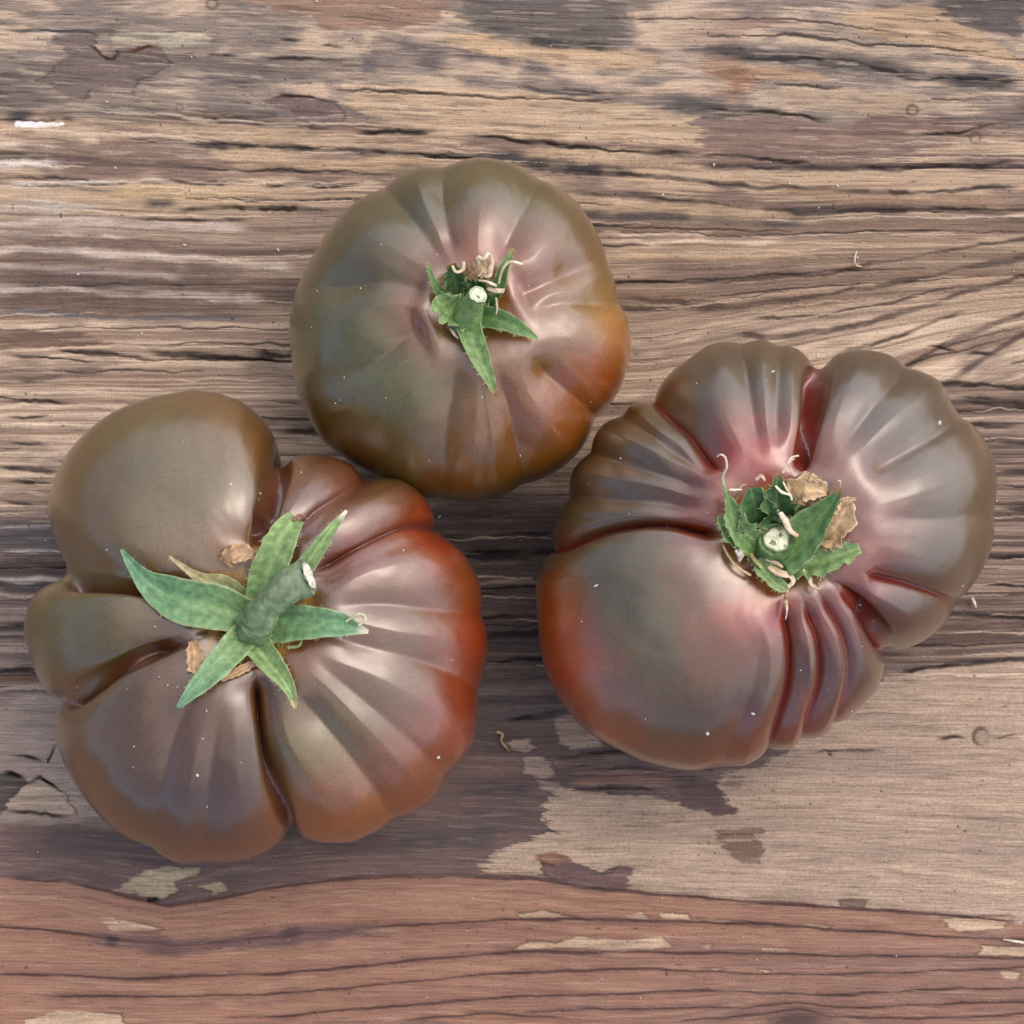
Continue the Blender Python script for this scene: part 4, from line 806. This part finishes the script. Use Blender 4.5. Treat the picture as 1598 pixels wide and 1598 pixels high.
# --- right tomato: ragged, half withered calyx round a pale cut stalk
cal = hub(root3, bvh3, 1212, 848, 66, 8, GRD * 1.1, 3)
def S3(*a, **k): return ribbon('sepal', cal, bvh3, *a, **k)
S3([(1216, 876, 26), (1246, 846, 40), (1276, 812, 48), (1300, 782, 54), (1314, 760, 58)], [56, 66, 54, 28, 4], GR, GRD * 1.3, cup=.3, seed=31, twist=(14, 24), tip=BRNC)
S3([(1226, 880, 16), (1264, 876, 24), (1300, 868, 26), (1342, 854, 28)], [42, 50, 38, 14], GR, GRL, cup=.35, seed=32, jag=.3)
S3([(1190, 838, 8), (1182, 806, 34), (1176, 780, 48), (1172, 762, 54)], [60, 66, 52, 24], GRD, GRD * 1.15, cup=.5, seed=33, jag=.25)
S3([(1222, 830, 8), (1216, 800, 34), (1212, 774, 48), (1214, 738, 54)], [56, 58, 40, 6], GRD * .9, GRD * 1.2, cup=.5, seed=34, jag=.3, tip=BRNC)
S3([(1252, 828, 8), (1254, 806, 30), (1256, 790, 40)], [46, 44, 20], GRD * .9, GRD, cup=.4, seed=35, jag=.3)
S3([(1180, 856, 20), (1156, 828, 38), (1142, 796, 44), (1134, 768, 48)], [34, 42, 26, 6], GR, GR, cup=.4, seed=36, jag=.25)
S3([(1178, 860, 18), (1152, 846, 30), (1134, 826, 34), (1122, 804, 36)], [26, 28, 20, 6], GR, GR, cup=.4, seed=37, jag=.25)
S3([(1182, 872, 22), (1196, 892, 26), (1214, 912, 22), (1232, 920, 18)], [24, 26, 22, 8], GR, GRL, cup=.3, seed=38, jag=.2, tip=TANC)
for P, rd, ca, cb in (([(1136, 776, 46), (1128, 746, 52), (1134, 730, 58), (1132, 714, 62), (1124, 709, 64), (1120, 712, 62)], [5, 3, 2, 1.8, 2.4, 2.6], GR, WHT), ([(1222, 738, 50), (1230, 722, 56), (1236, 714, 60), (1246, 711, 62)], [1.6, 1.8, 2, 2], WHT, WHT), ([(1236, 738, 50), (1232, 722, 56), (1240, 716, 58)], [1.2, 1.4, 1], TANC, WHT),
                      ([(1226, 936, 18), (1228, 950, 18), (1226, 966, 20)], [5, 3, 1.5], TANC, WHT), ([(1210, 758, 56), (1220, 768, 60), (1232, 772, 60), (1236, 780, 58)], [2, 3.4, 3, 2.4], WHT, WHT), ([(1222, 752, 58), (1228, 764, 60), (1234, 770, 58)], [2, 3, 2], WHT, TANC),
                      ([(1218, 800, 52), (1226, 812, 56), (1234, 828, 56), (1246, 836, 54)], [5, 7, 6.5, 4], WHT, TANC), ([(1200, 884, 30), (1216, 894, 32), (1232, 898, 30), (1238, 908, 26), (1230, 916, 24)], [5, 7, 6, 4, 3], TANC, WHT), ([(1196, 872, 30), (1214, 880, 34), (1222, 886, 34)], [4, 5, 3], WHT, TANC),
                      ([(1254, 888, 22), (1262, 898, 22), (1266, 912, 24), (1278, 918, 26), (1280, 912, 28)], [4, 5, 4, 4.5, 3], WHT, TANC), ([(1278, 886, 16), (1288, 890, 18)], [2.4, 2.4], TANC, WHT), ([(1138, 764, 46), (1150, 764, 48), (1158, 764, 48)], [2, 2.2, 1.6], WHT, WHT),
                      ([(1150, 776, 40), (1156, 760, 44), (1164, 756, 46)], [2.4, 2.6, 2], BRNC, TANC), ([(1180, 748, 48), (1188, 742, 52), (1194, 750, 50)], [2.6, 3, 2.4], WHT, TANC), ([(1150, 858, 30), (1156, 866, 32), (1154, 876, 26)], [7, 8, 2], lin(190, 180, 174), WHT), ([(1310, 762, 56), (1312, 752, 60), (1308, 750, 60)], [2.4, 2, 1.6], BRNC, WHT),
                      ([(1128, 850, 14), (1136, 866, 14), (1150, 884, 14), (1172, 898, 14)], [2.6, 3, 3.4, 3], TANC, lin(206, 176, 136)), ([(1172, 864, 28), (1180, 876, 30), (1190, 886, 28)], [5, 5, 4], BRNC, GRE)):
    tube('dried_tip', cal, bvh3, P, [r * .8 for r in rd], ca, cb, DRY, flat=.45, n=20, k=8, seed=int(P[0][0] + P[0][1]), rough=.28)
PAP = lin(196, 160, 116)
for P, wds, sd in (([(1276, 846, 24), (1300, 830, 36), (1316, 806, 40), (1320, 780, 38)], [34, 52, 46, 16], 41), ([(1300, 800, 34), (1316, 784, 42), (1336, 778, 44)], [22, 18, 4], 42), ([(1232, 780, 34), (1250, 764, 44), (1272, 762, 42), (1290, 768, 34)], [28, 46, 40, 14], 43),
                   ([(1238, 752, 40), (1254, 742, 46), (1272, 748, 44), (1286, 754, 38)], [8, 14, 10, 4], 44), ([(1278, 842, 34), (1294, 850, 36), (1314, 846, 34)], [8, 12, 8], 45)):
    ribbon('dried_sepal', cal, bvh3, P, [q_ * .8 for q_ in wds], PAP, lin(206, 176, 138), edge=WHT, seed=sd, mat=DRY, jag=.35, thick=1.4, vein=TANC, cup=.5)
fuzz(cal)
st, Q, T = tube('stem', root3, bvh3, [(1210, 856, 6), (1211, 850, 24), (1212, 842, 44)], [34, 27, 24], GRD * 1.2, GR, LEAF, n=20, k=18, seed=8, rough=.06)
cut_face('cut_face', st, Q[-1] + T[-1] * .8 * PX, T[-1], 20.5, (lin(226, 228, 196), lin(150, 160, 112), lin(70, 86, 60)), 7)

# ------------------------------------------------------------------ crumbs, fibres and splinters
def scatter():
    rs = np.random.RandomState(77); bm = bmesh.new()
    def speck(p, r):
        mt = Matrix.Translation(p) @ Matrix.Rotation(rs.uniform(0, 6.28), 4, 'Z') @ Matrix.Diagonal((r * rs.uniform(.7, 1.7), r * rs.uniform(.6, 1.1), r * rs.uniform(.4, .8), 1))
        bmesh.ops.create_icosphere(bm, subdivisions=1, radius=1, matrix=mt)
    for _ in range(260): speck(pt(rs.uniform(-60, 1660), rs.uniform(-60, 1660), 1.2 * PX), PX * rs.choice([.8, 1, 1.3, 1.9], p=[.4, .35, .2, .05]))
    for bvh, cx, cy, rr in ((bvh1, 400, 975, 320), (bvh2, 716, 512, 240), (bvh3, 1196, 868, 320)):
        for _ in range(34):
            a, q = rs.uniform(0, 6.28), math.sqrt(rs.uniform(.05, 1)) * rr
            speck(at_fruit(bvh, cx + math.cos(a) * q, cy + math.sin(a) * q, .6), PX * rs.choice([.7, 1, 1.4], p=[.5, .35, .15]))
    for b, x, y, r in ((bvh1, 360, 756, 3.4), (bvh1, 684, 1182, 3.0), (bvh1, 686, 806, 2.6), (bvh1, 308, 1210, 2.2), (bvh3, 1104, 1145, 3.4), (bvh3, 930, 914, 2.6), (bvh3, 1466, 660, 3), (bvh3, 1206, 580, 2.6), (bvh3, 1175, 1114, 2.4), (bvh3, 1342, 944, 2.4), (bvh2, 840, 528, 2.4), (bvh2, 752, 620, 2.4)):
        speck(at_fruit(b, x, y, 1), PX * r)
    for x, y in ((1114, 257), (1276, 556), (180, 262), (288, 382), (330, 470), (122, 428), (434, 390), (1232, 286), (1307, 290), (1034, 304), (1338, 402)): speck(pt(x, y, 2 * PX), PX * 2.4)
    me = bpy.data.meshes.new('dust_crumbs'); bm.to_mesh(me); bm.free()
    m, Nn, Lk, bs = new_mat('pale_dust'); bs.inputs['Base Color'].default_value = (.56, .52, .47, 1); bs.inputs['Roughness'].default_value = .6
    me.materials.append(m); ob = bpy.data.objects.new('dust_crumbs', me); C.objects.link(ob); ob['kind'] = 'stuff'
    ob['label'] = 'tiny pale dust crumbs scattered over the wood and tomato skins'
scatter()
def loose(name, spine, rad, c0, c1, label, cat):
    ob, Q, T = tube(name, None, None, spine, rad, c0, c1, DRY, n=22, k=7, absz=1.5 * PX, rough=.2)
    ob['label'] = label; ob['category'] = cat
loose('plant_fibre', [(1337, 392, 4), (1334, 404, 8), (1336, 414, 6), (1346, 416, 2)], [1, 1.4, 1.4, 1], WHT, TANC, 'curled pale fibre lying on the wood at upper right', 'fibre')
loose('dried_sprig', [(776, 1142, 8), (784, 1146, 10), (782, 1156, 12), (788, 1164, 8), (794, 1172, 3)], [3, 2.6, 2, 2.4, 1.4], TANC, BRNC, 'tiny tan dried sprig on the dark wood between the lower tomatoes', 'sprig')
loose('wood_splinter', [(1566, 1466, 3), (1584, 1469, 6), (1604, 1472, 5)], [1, 2.4, 2], WHT, WHT, 'white splinter on the reddish wood at the right edge', 'splinter')
loose('straw_bit', [(1517, 934, 6), (1520, 940, 10), (1523, 948, 6)], [2.6, 3, 1], WHT, WHT, 'short white straw bit beside the right flank of the ribbed tomato', 'straw')
